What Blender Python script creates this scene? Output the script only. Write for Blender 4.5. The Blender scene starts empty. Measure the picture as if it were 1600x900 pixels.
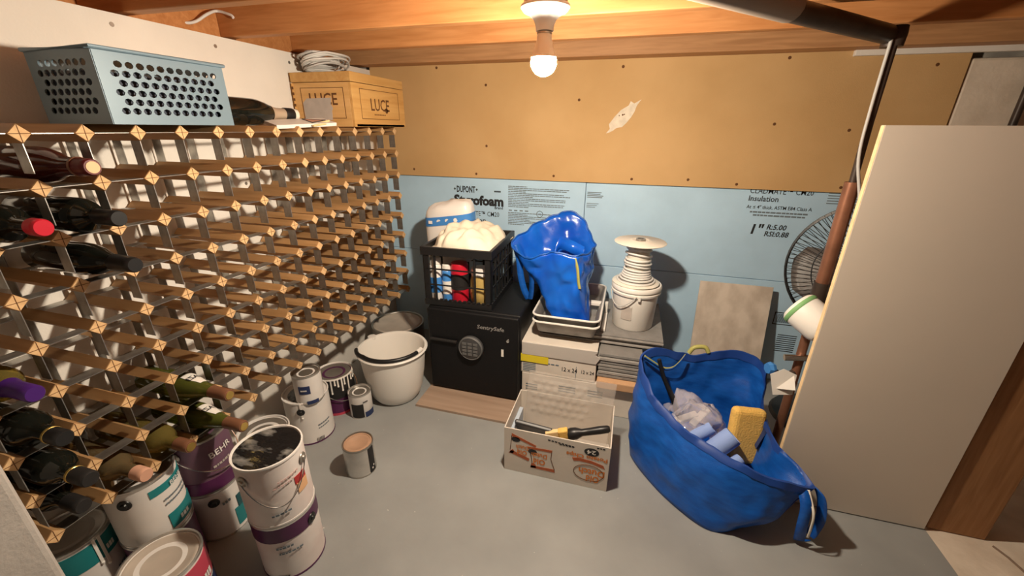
import bpy, bmesh, math, random
from mathutils import Vector, Matrix, noise
random.seed(7)
PI = math.pi
scn = bpy.context.scene
COL = scn.collection

# ---------------------------------------------------------------- camera, world, exposure
CAM = Vector((1.0951, -1.8223, 1.2049))
cd = bpy.data.cameras.new('camera')
cam = bpy.data.objects.new('camera', cd)
COL.objects.link(cam)
R_ = Vector((0.9618, 0.2736, 0.0077)); F_ = Vector((-0.252, 0.896, -0.3657)).normalized()
R_ = (R_ - F_ * R_.dot(F_)).normalized(); U_ = R_.cross(F_)
m = Matrix((R_, U_, -F_)).transposed().to_4x4(); m.translation = CAM
cam.matrix_world = m
cd.sensor_fit = 'HORIZONTAL'; cd.sensor_width = 36.0; cd.lens = 633.57 / 1600 * 36
cd.clip_start = 0.02
scn.camera = cam
w = bpy.data.worlds.new('world'); scn.world = w; w.use_nodes = True
w.node_tree.nodes['Background'].inputs[0].default_value = (0.9, 0.85, 0.8, 1)
w.node_tree.nodes['Background'].inputs[1].default_value = 0.04
scn.view_settings.view_transform = 'Standard'
scn.view_settings.look = 'None'
scn.view_settings.gamma = 1
scn.view_settings.use_curve_mapping = False
scn.view_settings.exposure = 0.0
BULB_STRENGTH = 2450.0
BULB_COLOR = (1.0, 0.85, 0.66)

# ---------------------------------------------------------------- materials
def mat(name, col, rough=0.6, metal=0.0, var=0.0, scale=8.0, bump=0.0, bscale=60.0, spec=0.5, col2=None,
        stretch=(1, 1, 1), detail=4.0, trans=0.0, ior=1.45, alpha=1.0, sheen=0.0, lo=0.35, hi=0.65, coat=0.0):
    m = bpy.data.materials.new(name); m.use_nodes = True
    nt = m.node_tree; b = nt.nodes['Principled BSDF']
    b.inputs['Base Color'].default_value = (*col, 1)
    b.inputs['Roughness'].default_value = rough
    b.inputs['Metallic'].default_value = metal
    b.inputs['Specular IOR Level'].default_value = spec
    b.inputs['IOR'].default_value = ior
    b.inputs['Transmission Weight'].default_value = trans
    b.inputs['Alpha'].default_value = alpha
    b.inputs['Coat Weight'].default_value = coat
    if var > 0 or col2 or bump > 0:
        tc = nt.nodes.new('ShaderNodeTexCoord'); mp = nt.nodes.new('ShaderNodeMapping')
        mp.inputs['Scale'].default_value = stretch
        nt.links.new(tc.outputs['Object'], mp.inputs['Vector'])
    if var > 0 or col2:
        n = nt.nodes.new('ShaderNodeTexNoise'); n.inputs['Scale'].default_value = scale; n.inputs['Detail'].default_value = detail
        nt.links.new(mp.outputs['Vector'], n.inputs['Vector'])
        r = nt.nodes.new('ShaderNodeValToRGB')
        c2 = col2 if col2 else tuple(c * (1 - var) for c in col)
        c1 = col if col2 else tuple(min(1, c * (1 + var)) for c in col)
        r.color_ramp.elements[0].position = lo; r.color_ramp.elements[1].position = hi
        r.color_ramp.elements[0].color = (*c2, 1); r.color_ramp.elements[1].color = (*c1, 1)
        nt.links.new(n.outputs['Fac'], r.inputs['Fac'])
        nt.links.new(r.outputs['Color'], b.inputs['Base Color'])
    if bump > 0:
        n2 = nt.nodes.new('ShaderNodeTexNoise'); n2.inputs['Scale'].default_value = bscale; n2.inputs['Detail'].default_value = 3
        nt.links.new(mp.outputs['Vector'], n2.inputs['Vector'])
        bp = nt.nodes.new('ShaderNodeBump'); bp.inputs['Strength'].default_value = bump; bp.inputs['Distance'].default_value = 0.004
        nt.links.new(n2.outputs['Fac'], bp.inputs['Height'])
        nt.links.new(bp.outputs['Normal'], b.inputs['Normal'])
    return m

def wood(name, c1, c2, axis=0, scale=9.0, rough=0.55, knots=True):
    """stretched-noise grain along one object axis"""
    m = bpy.data.materials.new(name); m.use_nodes = True
    nt = m.node_tree; b = nt.nodes['Principled BSDF']; b.inputs['Roughness'].default_value = rough
    b.inputs['Specular IOR Level'].default_value = 0.3
    tc = nt.nodes.new('ShaderNodeTexCoord'); mp = nt.nodes.new('ShaderNodeMapping')
    s = [7.0, 7.0, 7.0]; s[axis] = 0.55
    mp.inputs['Scale'].default_value = s
    nt.links.new(tc.outputs['Object'], mp.inputs['Vector'])
    oi = nt.nodes.new('ShaderNodeObjectInfo')
    n = nt.nodes.new('ShaderNodeTexNoise'); n.noise_dimensions = '4D'
    n.inputs['Scale'].default_value = scale; n.inputs['Detail'].default_value = 6; n.inputs['Distortion'].default_value = 0.6
    mu = nt.nodes.new('ShaderNodeMath'); mu.operation = 'MULTIPLY'; mu.inputs[1].default_value = 20
    nt.links.new(oi.outputs['Random'], mu.inputs[0]); nt.links.new(mu.outputs[0], n.inputs['W'])
    nt.links.new(mp.outputs['Vector'], n.inputs['Vector'])
    r = nt.nodes.new('ShaderNodeValToRGB')
    r.color_ramp.elements[0].position = 0.32; r.color_ramp.elements[1].position = 0.68
    r.color_ramp.elements[0].color = (*c2, 1); r.color_ramp.elements[1].color = (*c1, 1)
    nt.links.new(n.outputs['Fac'], r.inputs['Fac'])
    hs = nt.nodes.new('ShaderNodeHueSaturation')
    ma = nt.nodes.new('ShaderNodeMapRange'); ma.inputs['To Min'].default_value = 0.82; ma.inputs['To Max'].default_value = 1.16
    nt.links.new(oi.outputs['Random'], ma.inputs['Value']); nt.links.new(ma.outputs['Result'], hs.inputs['Value'])
    nt.links.new(r.outputs['Color'], hs.inputs['Color']); nt.links.new(hs.outputs['Color'], b.inputs['Base Color'])
    bp = nt.nodes.new('ShaderNodeBump'); bp.inputs['Strength'].default_value = 0.12; bp.inputs['Distance'].default_value = 0.003
    nt.links.new(n.outputs['Fac'], bp.inputs['Height']); nt.links.new(bp.outputs['Normal'], b.inputs['Normal'])
    return m

def film(name, col, tr=0.7, rough=0.12):
    """clear plastic film: transparent mixed with gloss and a little diffuse"""
    m = bpy.data.materials.new(name); m.use_nodes = True
    nt = m.node_tree; nt.nodes.clear()
    o = nt.nodes.new('ShaderNodeOutputMaterial'); t = nt.nodes.new('ShaderNodeBsdfTransparent')
    g = nt.nodes.new('ShaderNodeBsdfPrincipled'); g.inputs['Base Color'].default_value = (*col, 1); g.inputs['Roughness'].default_value = rough
    g.inputs['Specular IOR Level'].default_value = 0.9
    mx = nt.nodes.new('ShaderNodeMixShader'); mx.inputs[0].default_value = 1 - tr
    nt.links.new(t.outputs[0], mx.inputs[1]); nt.links.new(g.outputs[0], mx.inputs[2]); nt.links.new(mx.outputs[0], o.inputs[0])
    return m

def glass(name, col, mixf=0.5):
    m = bpy.data.materials.new(name); m.use_nodes = True
    nt = m.node_tree; nt.nodes.clear()
    o = nt.nodes.new('ShaderNodeOutputMaterial'); t = nt.nodes.new('ShaderNodeBsdfTransparent'); t.inputs[0].default_value = (*col, 1)
    g = nt.nodes.new('ShaderNodeBsdfPrincipled'); g.inputs['Base Color'].default_value = (*[c * 0.35 for c in col], 1)
    g.inputs['Roughness'].default_value = 0.06; g.inputs['Specular IOR Level'].default_value = 0.6
    mx = nt.nodes.new('ShaderNodeMixShader'); mx.inputs[0].default_value = mixf
    nt.links.new(t.outputs[0], mx.inputs[1]); nt.links.new(g.outputs[0], mx.inputs[2]); nt.links.new(mx.outputs[0], o.inputs[0])
    return m

def emit(name, col, s):
    m = bpy.data.materials.new(name); m.use_nodes = True
    b = m.node_tree.nodes['Principled BSDF']
    b.inputs['Base Color'].default_value = (1, 1, 1, 1)
    b.inputs['Emission Color'].default_value = (*col, 1); b.inputs['Emission Strength'].default_value = s
    return m

M = {}
M['plaster'] = mat('white_plasterboard', (0.80, 0.76, 0.70), 0.85, var=0.04, scale=5, bump=0.15, bscale=180)
M['tan'] = mat('tan_gypsum_paper', (0.62, 0.395, 0.18), 0.85, col2=(0.55, 0.34, 0.145), scale=3.0, bump=0.12, bscale=220)
M['patch'] = mat('torn_paper_patch', (0.75, 0.66, 0.53), 0.9, var=0.1, scale=40)
M['foam'] = mat('blue_foam', (0.47, 0.68, 0.86), 0.6, var=0.05, scale=6, bump=0.1, bscale=260)
M['ink'] = mat('black_ink', (0.018, 0.019, 0.022), 0.7)
M['greyink'] = mat('grey_ink', (0.15, 0.19, 0.22), 0.7)
M['concrete'] = mat('concrete', (0.50, 0.46, 0.40), 0.9, col2=(0.30, 0.27, 0.235), scale=7, bump=0.4, bscale=40, detail=8)
M['bareconc'] = mat('bare_concrete', (0.80, 0.70, 0.58), 0.9, col2=(0.66, 0.56, 0.45), scale=9, bump=0.3, bscale=60)
M['floor'] = mat('grey_floor_paint', (0.335, 0.345, 0.342), 0.5, col2=(0.25, 0.258, 0.256), scale=3.2, bump=0.12, bscale=45, detail=9, lo=0.3, hi=0.7)
def speckle(m, col=(0.6, 0.58, 0.55), scale=55.0, lo=0.735, hi=0.76):
    nt = m.node_tree; b = nt.nodes['Principled BSDF']; src = b.inputs['Base Color'].links[0].from_socket
    tc = nt.nodes.new('ShaderNodeTexCoord'); n = nt.nodes.new('ShaderNodeTexNoise'); n.inputs['Scale'].default_value = scale; n.inputs['Detail'].default_value = 3
    nt.links.new(tc.outputs['Object'], n.inputs['Vector'])
    r = nt.nodes.new('ShaderNodeMapRange'); r.inputs['From Min'].default_value = lo; r.inputs['From Max'].default_value = hi
    nt.links.new(n.outputs['Fac'], r.inputs['Value'])
    mx = nt.nodes.new('ShaderNodeMix'); mx.data_type = 'RGBA'; mx.inputs['B'].default_value = (*col, 1)
    nt.links.new(r.outputs['Result'], mx.inputs['Factor']); nt.links.new(src, mx.inputs['A']); nt.links.new(mx.outputs['Result'], b.inputs['Base Color'])
speckle(M['floor'])
M['keys'] = mat('grey_keys', (0.13, 0.13, 0.13), 0.45)
M['scuff'] = mat('floor_scuff', (0.55, 0.53, 0.5), 0.8, var=0.1)
M['joist'] = wood('fir_joist', (0.54, 0.245, 0.09), (0.41, 0.165, 0.052), axis=0)
M['joist_dull'] = wood('browner_fir', (0.50, 0.265, 0.12), (0.37, 0.185, 0.08), axis=0)  # browner, less saturated tone than the joists, for the top plate
M['postwood'] = wood('post_fir', (0.47, 0.235, 0.10), (0.33, 0.15, 0.058), axis=2)
M['deck'] = wood('subfloor', (0.42, 0.20, 0.08), (0.30, 0.13, 0.05), axis=1)
M['peg'] = wood('pine_peg', (0.50, 0.295, 0.135), (0.35, 0.19, 0.075), axis=0, scale=7)
M['pegend'] = mat('pine_end_grain', (0.70, 0.46, 0.235), 0.8, col2=(0.58, 0.36, 0.17), scale=60)
M['pinebox'] = wood('pine_crate', (0.74, 0.44, 0.16), (0.60, 0.32, 0.095), axis=1, scale=6)
M['pineboxx'] = wood('pine_crate_cross', (0.70, 0.42, 0.17), (0.58, 0.33, 0.11), axis=0, scale=6)
M['plank'] = wood('worn_plank', (0.38, 0.275, 0.205), (0.28, 0.195, 0.14), axis=0, scale=5)
M['stick'] = mat('light_wood', (0.82, 0.60, 0.30), 0.6)
M['brand'] = mat('branded_brown', (0.13, 0.05, 0.015), 0.8)
M['steel'] = mat('galvanised_strap', (0.36, 0.35, 0.33), 0.34, 0.85, var=0.25, scale=30)
M['tin'] = mat('tinplate', (0.62, 0.60, 0.57), 0.32, 0.85, var=0.12, scale=12)
M['dulltin'] = mat('dull_tin', (0.40, 0.375, 0.34), 0.40, 0.8, var=0.15, scale=12)
M['chrome'] = mat('bright_wire', (0.75, 0.74, 0.72), 0.2, 1.0)
M['white'] = mat('white_plastic', (0.80, 0.77, 0.72), 0.4)
M['offwhite'] = mat('paper_label', (0.74, 0.71, 0.68), 0.55, var=0.05, scale=9)
M['smear'] = mat('smeared_white', (0.77, 0.73, 0.70), 0.55, col2=(0.66, 0.56, 0.53), scale=7)
M['purple'] = mat('deep_purple', (0.085, 0.016, 0.07), 0.4, var=0.15, scale=10)
M['plum'] = mat('plum_grey', (0.14, 0.07, 0.11), 0.5, var=0.12, scale=10)
M['teal'] = mat('teal_print', (0.015, 0.20, 0.215), 0.5)
M['darkteal'] = mat('dark_teal_print', (0.01, 0.08, 0.095), 0.5)
M['red'] = mat('red_print', (0.40, 0.03, 0.03), 0.5)
M['pink'] = mat('pink_red_print', (0.52, 0.06, 0.10), 0.5)
M['peach'] = mat('peach_print', (0.72, 0.42, 0.22), 0.5)
M['orange'] = mat('orange_print', (0.66, 0.20, 0.03), 0.6)
M['rust'] = mat('rust_print', (0.42, 0.10, 0.03), 0.6)
M['navy'] = mat('navy_print', (0.02, 0.035, 0.11), 0.5)
M['black'] = mat('black_plastic', (0.012, 0.012, 0.013), 0.38)
M['blackmatte'] = mat('black_matte', (0.014, 0.013, 0.013), 0.6)
M['safe'] = mat('safe_black', (0.008, 0.008, 0.009), 0.5, bump=0.2, bscale=300, spec=0.25)
M['silver'] = mat('silver_print', (0.42, 0.41, 0.40), 0.35, 0.5)
M['darkgrey'] = mat('dark_grey_plastic', (0.05, 0.05, 0.052), 0.4)
M['wetblack'] = mat('wet_black_paint', (0.008, 0.008, 0.009), 0.14, col2=(0.012, 0.012, 0.013), scale=16, bump=0.7, bscale=28)
M['wetstreak'] = mat('streaked_black_paint', (0.34, 0.33, 0.31), 0.2, col2=(0.008, 0.008, 0.009), scale=11, stretch=(0.9, 1.9, 1), lo=0.55, hi=0.72, bump=0.6, bscale=26)
M['beigelid'] = mat('beige_lid', (0.46, 0.40, 0.34), 0.5, var=0.08, scale=14)
M['brownlid'] = mat('brown_lid', (0.44, 0.27, 0.175), 0.5, var=0.08, scale=20)
M['bagblue'] = mat('woven_blue', (0.008, 0.105, 0.46), 0.34, col2=(0.006, 0.075, 0.36), scale=22, bump=0.25, bscale=240, stretch=(1, 1, 3))
M['bagedge'] = mat('bag_hem', (0.012, 0.055, 0.27), 0.5)
M['traymetal'] = mat('stained_tray_metal', (0.34, 0.32, 0.30), 0.4, 0.35, col2=(0.20, 0.185, 0.17), scale=14)
M['bagyellow'] = mat('yellow_handle_print', (0.42, 0.40, 0.12), 0.5)
M['tarpblue'] = mat('thin_blue_plastic', (0.005, 0.075, 0.50), 0.22, col2=(0.01, 0.13, 0.62), scale=6, bump=0.2, bscale=40)
M['sponge'] = mat('yellow_sponge', (0.80, 0.50, 0.13), 0.9, bump=0.5, bscale=180, var=0.05, scale=40)
M['glove'] = mat('blue_cloth_roll', (0.27, 0.39, 0.74), 0.75, bump=0.15, bscale=90)
M['film'] = film('clear_film', (0.75, 0.72, 0.80), 0.70, 0.12)
M['blister'] = film('clear_blister', (0.78, 0.72, 0.66), 0.76, 0.04)
M['cloth'] = mat('cream_canvas', (0.82, 0.74, 0.60), 0.9, var=0.04, scale=12, bump=0.2, bscale=120)
M['packwhite'] = mat('white_wrap', (0.80, 0.77, 0.74), 0.3)
M['packblue'] = mat('blue_band', (0.06, 0.24, 0.62), 0.35)
M['carton'] = mat('white_carton', (0.66, 0.60, 0.53), 0.75, var=0.05, scale=10)
M['cartoninner'] = mat('carton_inner', (0.60, 0.56, 0.52), 0.8)
M['kraft'] = mat('kraft_board', (0.56, 0.33, 0.18), 0.85, var=0.08, scale=12)
M['tape'] = mat('yellow_tape', (0.72, 0.58, 0.03), 0.35)
M['slate'] = mat('grey_tile_body', (0.235, 0.225, 0.215), 0.6, var=0.1, scale=20)
M['slate2'] = mat('light_grey_tile', (0.33, 0.31, 0.29), 0.6, var=0.1, scale=20)
M['marble'] = mat('veined_tile', (0.68, 0.60, 0.51), 0.35, col2=(0.50, 0.425, 0.35), scale=11, detail=10, stretch=(1.3, 1, 0.8), lo=0.34, hi=0.62)
M['melamine'] = mat('cream_melamine', (0.70, 0.62, 0.53), 0.55, var=0.02, scale=3)
M['melaedge'] = mat('board_core', (0.76, 0.55, 0.31), 0.8, var=0.1, scale=30)
M['copper'] = mat('aged_copper', (0.30, 0.135, 0.08), 0.4, 0.55, var=0.25, scale=9)
M['brass'] = mat('brass', (0.58, 0.44, 0.20), 0.3, 0.9, var=0.2, scale=30)
M['iron'] = mat('dark_pipe', (0.055, 0.038, 0.03), 0.45, 0.2, var=0.3, scale=14)
M['beigepipe'] = mat('beige_pipe', (0.30, 0.235, 0.185), 0.6)
M['cable'] = mat('white_cable', (0.74, 0.72, 0.69), 0.5)
M['greycable'] = mat('grey_cable', (0.50, 0.49, 0.47), 0.45)
M['porcelain'] = mat('porcelain', (0.86, 0.84, 0.80), 0.25)
M['boxmetal'] = mat('octagon_box', (0.36, 0.30, 0.23), 0.45, 0.6, var=0.2, scale=20)
M['bulbcap'] = mat('bulb_housing', (0.78, 0.70, 0.58), 0.4)
M['bulb'] = emit('bulb_glow', BULB_COLOR, BULB_STRENGTH)
M['winered'] = mat('dark_red_foil', (0.10, 0.008, 0.01), 0.35)
M['redfoil'] = mat('red_foil', (0.50, 0.012, 0.03), 0.3)
M['purplefoil'] = mat('purple_foil', (0.055, 0.012, 0.15), 0.35)
M['blackglass'] = mat('black_glass', (0.008, 0.009, 0.007), 0.08, coat=0.3)
M['redglass'] = mat('red_wine_glass', (0.055, 0.010, 0.008), 0.1)
M['browncap'] = mat('brown_foil', (0.17, 0.075, 0.04), 0.4)
M['goldcap'] = mat('gold_cap', (0.62, 0.44, 0.13), 0.3, 0.8)
M['greenglass'] = glass('green_glass', (0.33, 0.36, 0.07), 0.6)
M['yellowglass'] = glass('straw_glass', (0.62, 0.48, 0.13), 0.5)
M['paleglass'] = glass('pale_wine_glass', (0.55, 0.40, 0.20), 0.5)
M['colander'] = mat('blue_grey_enamel', (0.17, 0.25, 0.31), 0.4, 0.1)
M['colanderin'] = mat('dark_navy_inside', (0.02, 0.03, 0.055), 0.6)
M['fan'] = mat('fan_black', (0.02, 0.021, 0.023), 0.4)
M['fanblade'] = mat('fan_blade_grey', (0.11, 0.10, 0.095), 0.45)
M['palecard'] = mat('pale_blue_card', (0.42, 0.48, 0.56), 0.7)
M['palepink'] = mat('faded_pink_print', (0.64, 0.45, 0.42), 0.6)
M['jugend'] = mat('grey_jug_end', (0.34, 0.30, 0.275), 0.6)
M['green'] = mat('green_band', (0.20, 0.42, 0.17), 0.6)
M['wallend'] = mat('painted_wall_end', (0.40, 0.37, 0.34), 0.85, var=0.05, scale=20, bump=0.25, bscale=150)
M['darkwall'] = mat('dark_wall', (0.20, 0.14, 0.10), 0.9)
M['goldfoil'] = mat('gold_jar', (0.60, 0.42, 0.14), 0.3, 0.3)
M['capgrey'] = mat('champagne_foil', (0.50, 0.40, 0.30), 0.4, 0.3)
M['corkwhite'] = mat('white_cap', (0.78, 0.73, 0.64), 0.5)
M['pinkcard'] = mat('pink_brown_card', (0.58, 0.32, 0.22), 0.8)
M['papergrey'] = mat('grey_paper_label', (0.47, 0.42, 0.38), 0.85, var=0.08, scale=20)

# ---------------------------------------------------------------- geometry helpers
ORG = {}
# two frames for positions worked out from image pixels: 'HIGH' numbers are metres from a zero level 0.1095 m above the floor,
# 'LOW' numbers (floor and things on it) are scaled up about the camera position
HIGH = (1.0, Vector((0, 0, 0.1095))); LOW = (1.1, Vector((-0.10951, 0.18223, 0)))
FRAME = [HIGH]
def fpt(p): return Vector(p) * FRAME[0][0] + FRAME[0][1]
class MB:
    def __init__(s): s.v = []; s.f = []; s.mi = []
    def add(s, vs, fs, m=0):
        b = len(s.v); s.v += [tuple(v) for v in vs]
        for f in fs: s.f.append([b + i for i in f]); s.mi.append(m)
        return s
    def box(s, x0, x1, y0, y1, z0, z1, m=0, T=None):
        vs = [Vector((x, y, z)) for x in (x0, x1) for y in (y0, y1) for z in (z0, z1)]
        if T is not None: vs = [T @ v for v in vs]
        return s.add(vs, [(0, 1, 3, 2), (4, 6, 7, 5), (0, 4, 5, 1), (2, 3, 7, 6), (0, 2, 6, 4), (1, 5, 7, 3)], m)
    def lathe(s, prof, n=28, T=None, m=0, ms=None):
        rings = []
        for (r, z) in prof:
            rings.append([Vector((r * math.cos(2 * PI * k / n), r * math.sin(2 * PI * k / n), z)) for k in range(n)] if r > 1e-6 else [Vector((0, 0, z))])
        vs = []; idx = []
        for rg in rings:
            idx.append(list(range(len(vs), len(vs) + len(rg)))); vs += rg
        if T is not None: vs = [T @ v for v in vs]
        base = len(s.v); s.v += [tuple(v) for v in vs]
        for i in range(len(rings) - 1):
            a, b = idx[i], idx[i + 1]; mm = ms[i] if ms else m
            for k in range(n):
                k2 = (k + 1) % n
                if len(a) == 1 and len(b) == 1: continue
                if len(a) == 1: f = [a[0], b[k2], b[k]]
                elif len(b) == 1: f = [a[k], a[k2], b[0]]
                else: f = [a[k], a[k2], b[k2], b[k]]
                s.f.append([base + q for q in f]); s.mi.append(mm)
        return s
    def tube(s, pts, r, n=8, closed=False, m=0, caps=True):
        P = [Vector(p) for p in pts]; N = len(P)
        rr = r if isinstance(r, (list, tuple)) else [r] * N
        up = Vector((0.13, 0.21, 1)).normalized(); rings = []
        prev = None
        for i in range(N):
            if closed: t = P[(i + 1) % N] - P[i - 1]
            else: t = P[min(i + 1, N - 1)] - P[max(i - 1, 0)]
            t.normalize()
            if prev is None:
                a = t.cross(up)
                if a.length < 1e-3: a = t.cross(Vector((1, 0, 0)))
            else:
                a = prev - t * prev.dot(t)
                if a.length < 1e-4: a = t.cross(up)
            a.normalize(); prev = a; b = t.cross(a)
            rings.append([P[i] + (a * math.cos(2 * PI * k / n) + b * math.sin(2 * PI * k / n)) * rr[i] for k in range(n)])
        vs = [v for rg in rings for v in rg]; fs = []
        for i in range(N if closed else N - 1):
            j = (i + 1) % N
            for k in range(n):
                k2 = (k + 1) % n
                fs.append((i * n + k, i * n + k2, j * n + k2, j * n + k))
        if not closed and caps:
            fs.append(tuple(range(n - 1, -1, -1))); fs.append(tuple((N - 1) * n + k for k in range(n)))
        return s.add(vs, fs, m)
    def loft(s, rings, closed=True, cap0=False, cap1=False, m=0):
        n = len(rings[0]); vs = [v for rg in rings for v in rg]; fs = []
        for i in range(len(rings) - 1):
            for k in range(n if closed else n - 1):
                k2 = (k + 1) % n
                fs.append((i * n + k, i * n + k2, (i + 1) * n + k2, (i + 1) * n + k))
        if cap0: fs.append(tuple(range(n - 1, -1, -1)))
        if cap1: fs.append(tuple((len(rings) - 1) * n + k for k in range(n)))
        return s.add(vs, fs, m)
    def prism(s, poly, d, O, u, v, m=0):
        """polygon in (u,v) at O, thickness d along u x v"""
        u = Vector(u).normalized(); v = Vector(v).normalized(); nrm = u.cross(v); O = Vector(O); n = len(poly)
        a = [O + u * p[0] + v * p[1] for p in poly]; b = [p + nrm * d for p in a]
        fs = [tuple(range(n - 1, -1, -1)), tuple(range(n, 2 * n))]
        for k in range(n): fs.append((k, (k + 1) % n, n + (k + 1) % n, n + k))
        return s.add(a + b, fs, m)
    def build(s, name, mats, parent=None, smooth=0.0, bevel=0.0, seg=2, local=False, solid=0.0, sub=0, soff=0.0, org=None):
        if not isinstance(mats, (list, tuple)): mats = [mats]
        me = bpy.data.meshes.new(name)
        sc, of = FRAME[0]
        if local: o0 = of = Vector((0, 0, 0))
        elif org is not None: o0 = org
        else: o0 = Vector((0, 0, 0)) if parent is None else ORG.get(parent.name, Vector((0, 0, 0)))
        me.from_pydata([tuple(Vector(v) * sc + of - o0) for v in s.v], [], s.f)
        bevel *= sc; solid *= sc
        for mm in mats: me.materials.append(M[mm] if isinstance(mm, str) else mm)
        if len(mats) > 1: me.polygons.foreach_set('material_index', s.mi)
        bm = bmesh.new(); bm.from_mesh(me); bmesh.ops.recalc_face_normals(bm, faces=bm.faces); bm.to_mesh(me); bm.free()
        if smooth > 0:
            me.shade_smooth(); me.set_sharp_from_angle(angle=smooth)
        me.update()
        o = bpy.data.objects.new(name, me); COL.objects.link(o)
        if parent is not None: o.parent = parent
        ORG[o.name] = o0
        if bevel > 0:
            b = o.modifiers.new('edge', 'BEVEL'); b.width = bevel; b.segments = seg; b.limit_method = 'ANGLE'; b.angle_limit = 0.6
        if solid > 0:
            q = o.modifiers.new('thick', 'SOLIDIFY'); q.thickness = solid; q.offset = soff
        if sub > 0:
            q = o.modifiers.new('sub', 'SUBSURF'); q.levels = sub; q.render_levels = sub
        return o

def tag(o, label=None, cat=None, group=None, kind=None):
    if label: o['label'] = label
    if cat: o['category'] = cat
    if group: o['group'] = group
    if kind: o['kind'] = kind
    return o

def thing(name, loc, label, cat, group=None, rotz=0.0):
    o = bpy.data.objects.new(name, None); COL.objects.link(o)
    o.empty_display_size = 0.05
    loc = fpt(loc)
    o.location = loc; o.rotation_euler = (0, 0, rotz)
    ORG[o.name] = loc
    return tag(o, label, cat, group)

def single(mb, name, mats, loc, label, cat, group=None, **kw):
    """one-mesh thing with its origin at its base"""
    loc = fpt(loc)
    o = mb.build(name, mats, None, org=loc, **kw); o.location = loc; ORG[o.name] = loc
    return tag(o, label, cat, group)

_tx = {}
def text_geo(body, size=1.0, bold=0.0, shear=0.0, align='LEFT', space=1.0):
    key = (body, bold, shear, align, space)
    if key not in _tx:
        c = bpy.data.curves.new('t', 'FONT'); c.body = body; c.size = 1.0; c.offset = bold; c.shear = shear
        c.align_x = align; c.resolution_u = 2; c.space_character = space
        o = bpy.data.objects.new('t', c); COL.objects.link(o)
        dg = bpy.context.evaluated_depsgraph_get()
        me = bpy.data.meshes.new_from_object(o.evaluated_get(dg))
        _tx[key] = ([tuple(v.co) for v in me.vertices], [tuple(p.vertices) for p in me.polygons])
        bpy.data.objects.remove(o); bpy.data.curves.remove(c); bpy.data.meshes.remove(me)
    vs, fs = _tx[key]
    return [(v[0] * size, v[1] * size) for v in vs], fs

def text_flat(mb, body, O, u, v, size, off=0.0008, m=0, width=None, **kw):
    vs, fs = text_geo(body, size, **kw)
    if width:
        xs = [p[0] for p in vs]; k = width / (max(xs) - min(xs)); vs = [(p[0] * k, p[1]) for p in vs]
    O = Vector(O); u = Vector(u).normalized(); v = Vector(v).normalized(); n = u.cross(v)
    mb.add([O + u * p[0] + v * p[1] + n * off for p in vs], fs, m)
    return mb

def text_cyl(mb, body, c, r, z, ang, size, off=0.0012, m=0, rot=0.0, **kw):
    vs, fs = text_geo(body, size, align='CENTER', **kw)
    out = []
    for (x, y) in vs:
        X = x * math.cos(rot) - y * math.sin(rot); Y = x * math.sin(rot) + y * math.cos(rot)
        a = ang + X / r
        out.append(Vector((c[0] + (r + off) * math.cos(a), c[1] + (r + off) * math.sin(a), z + Y)))
    mb.add(out, fs, m); return mb

def cyl_patch(mb, c, r, z0, z1, a0, a1, th=0.0012, m=0, z0b=None, z1b=None):
    n = max(3, int(abs(a1 - a0) / 0.16)); A = []
    for k in range(n + 1):
        t = k / n; a = a0 + (a1 - a0) * t
        lo = z0 + ((z0b if z0b is not None else z0) - z0) * t; hi = z1 + ((z1b if z1b is not None else z1) - z1) * t
        for (rr, zz) in ((r, lo), (r + th, lo), (r + th, hi), (r, hi)):
            A.append(Vector((c[0] + rr * math.cos(a), c[1] + rr * math.sin(a), zz)))
    fs = []
    for k in range(n):
        for q in range(4):
            fs.append((k * 4 + q, k * 4 + (q + 1) % 4, (k + 1) * 4 + (q + 1) % 4, (k + 1) * 4 + q))
    fs.append((0, 1, 2, 3)); fs.append(tuple(n * 4 + q for q in (3, 2, 1, 0)))
    mb.add(A, fs, m); return mb

def catmull(keys, n, closed=True):
    K = [Vector(k) for k in keys]; N = len(K); out = []
    for i in range(n):
        t = i / n * N if closed else i / (n - 1) * (N - 1)
        j = min(int(t), N - 1 if closed else N - 2); f = t - j
        g = (lambda q: K[q % N]) if closed else (lambda q: K[max(0, min(N - 1, q))])
        a, b, c, d = g(j - 1), g(j), g(j + 1), g(j + 2)
        out.append(0.5 * ((2 * b) + (c - a) * f + (2 * a - 5 * b + 4 * c - d) * f * f + (3 * b - a - 3 * c + d) * f ** 3))
    return out
def facing(c): return math.atan2(CAM.y - c[1], CAM.x - c[0])
def TR(loc, rot=(0, 0, 0)):
    from mathutils import Euler
    return Matrix.Translation(loc) @ Euler(rot).to_matrix().to_4x4()
# ================================================================ THE SETTING
def struct(mb, name, mats, **kw):
    return tag(mb.build(name, mats, None, **kw), kind='structure')

# floor
FRAME[0] = LOW
fl = struct(MB().box(-0.6, 2.045, -2.7, 0.35, -0.1, 0), 'floor', 'floor')
fl['label'] = 'grey painted concrete basement floor'; fl['category'] = 'floor'
mb = MB().box(2.045, 3.3, -2.7, 0.35, -0.1, -0.0015)
bc = mb.build('bare_concrete_strip', 'bareconc', fl); bc['label'] = 'unpainted beige concrete'
cr = MB(); pts = [(2.20, -0.67), (2.215, -0.70), (2.225, -0.74), (2.25, -0.79), (2.30, -0.84)]
cr.tube([(x, y, -0.0015) for x, y in pts], 0.004, 5).build('floor_crack', 'darkwall', fl)
FRAME[0] = HIGH
GZ = -0.1095
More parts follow.
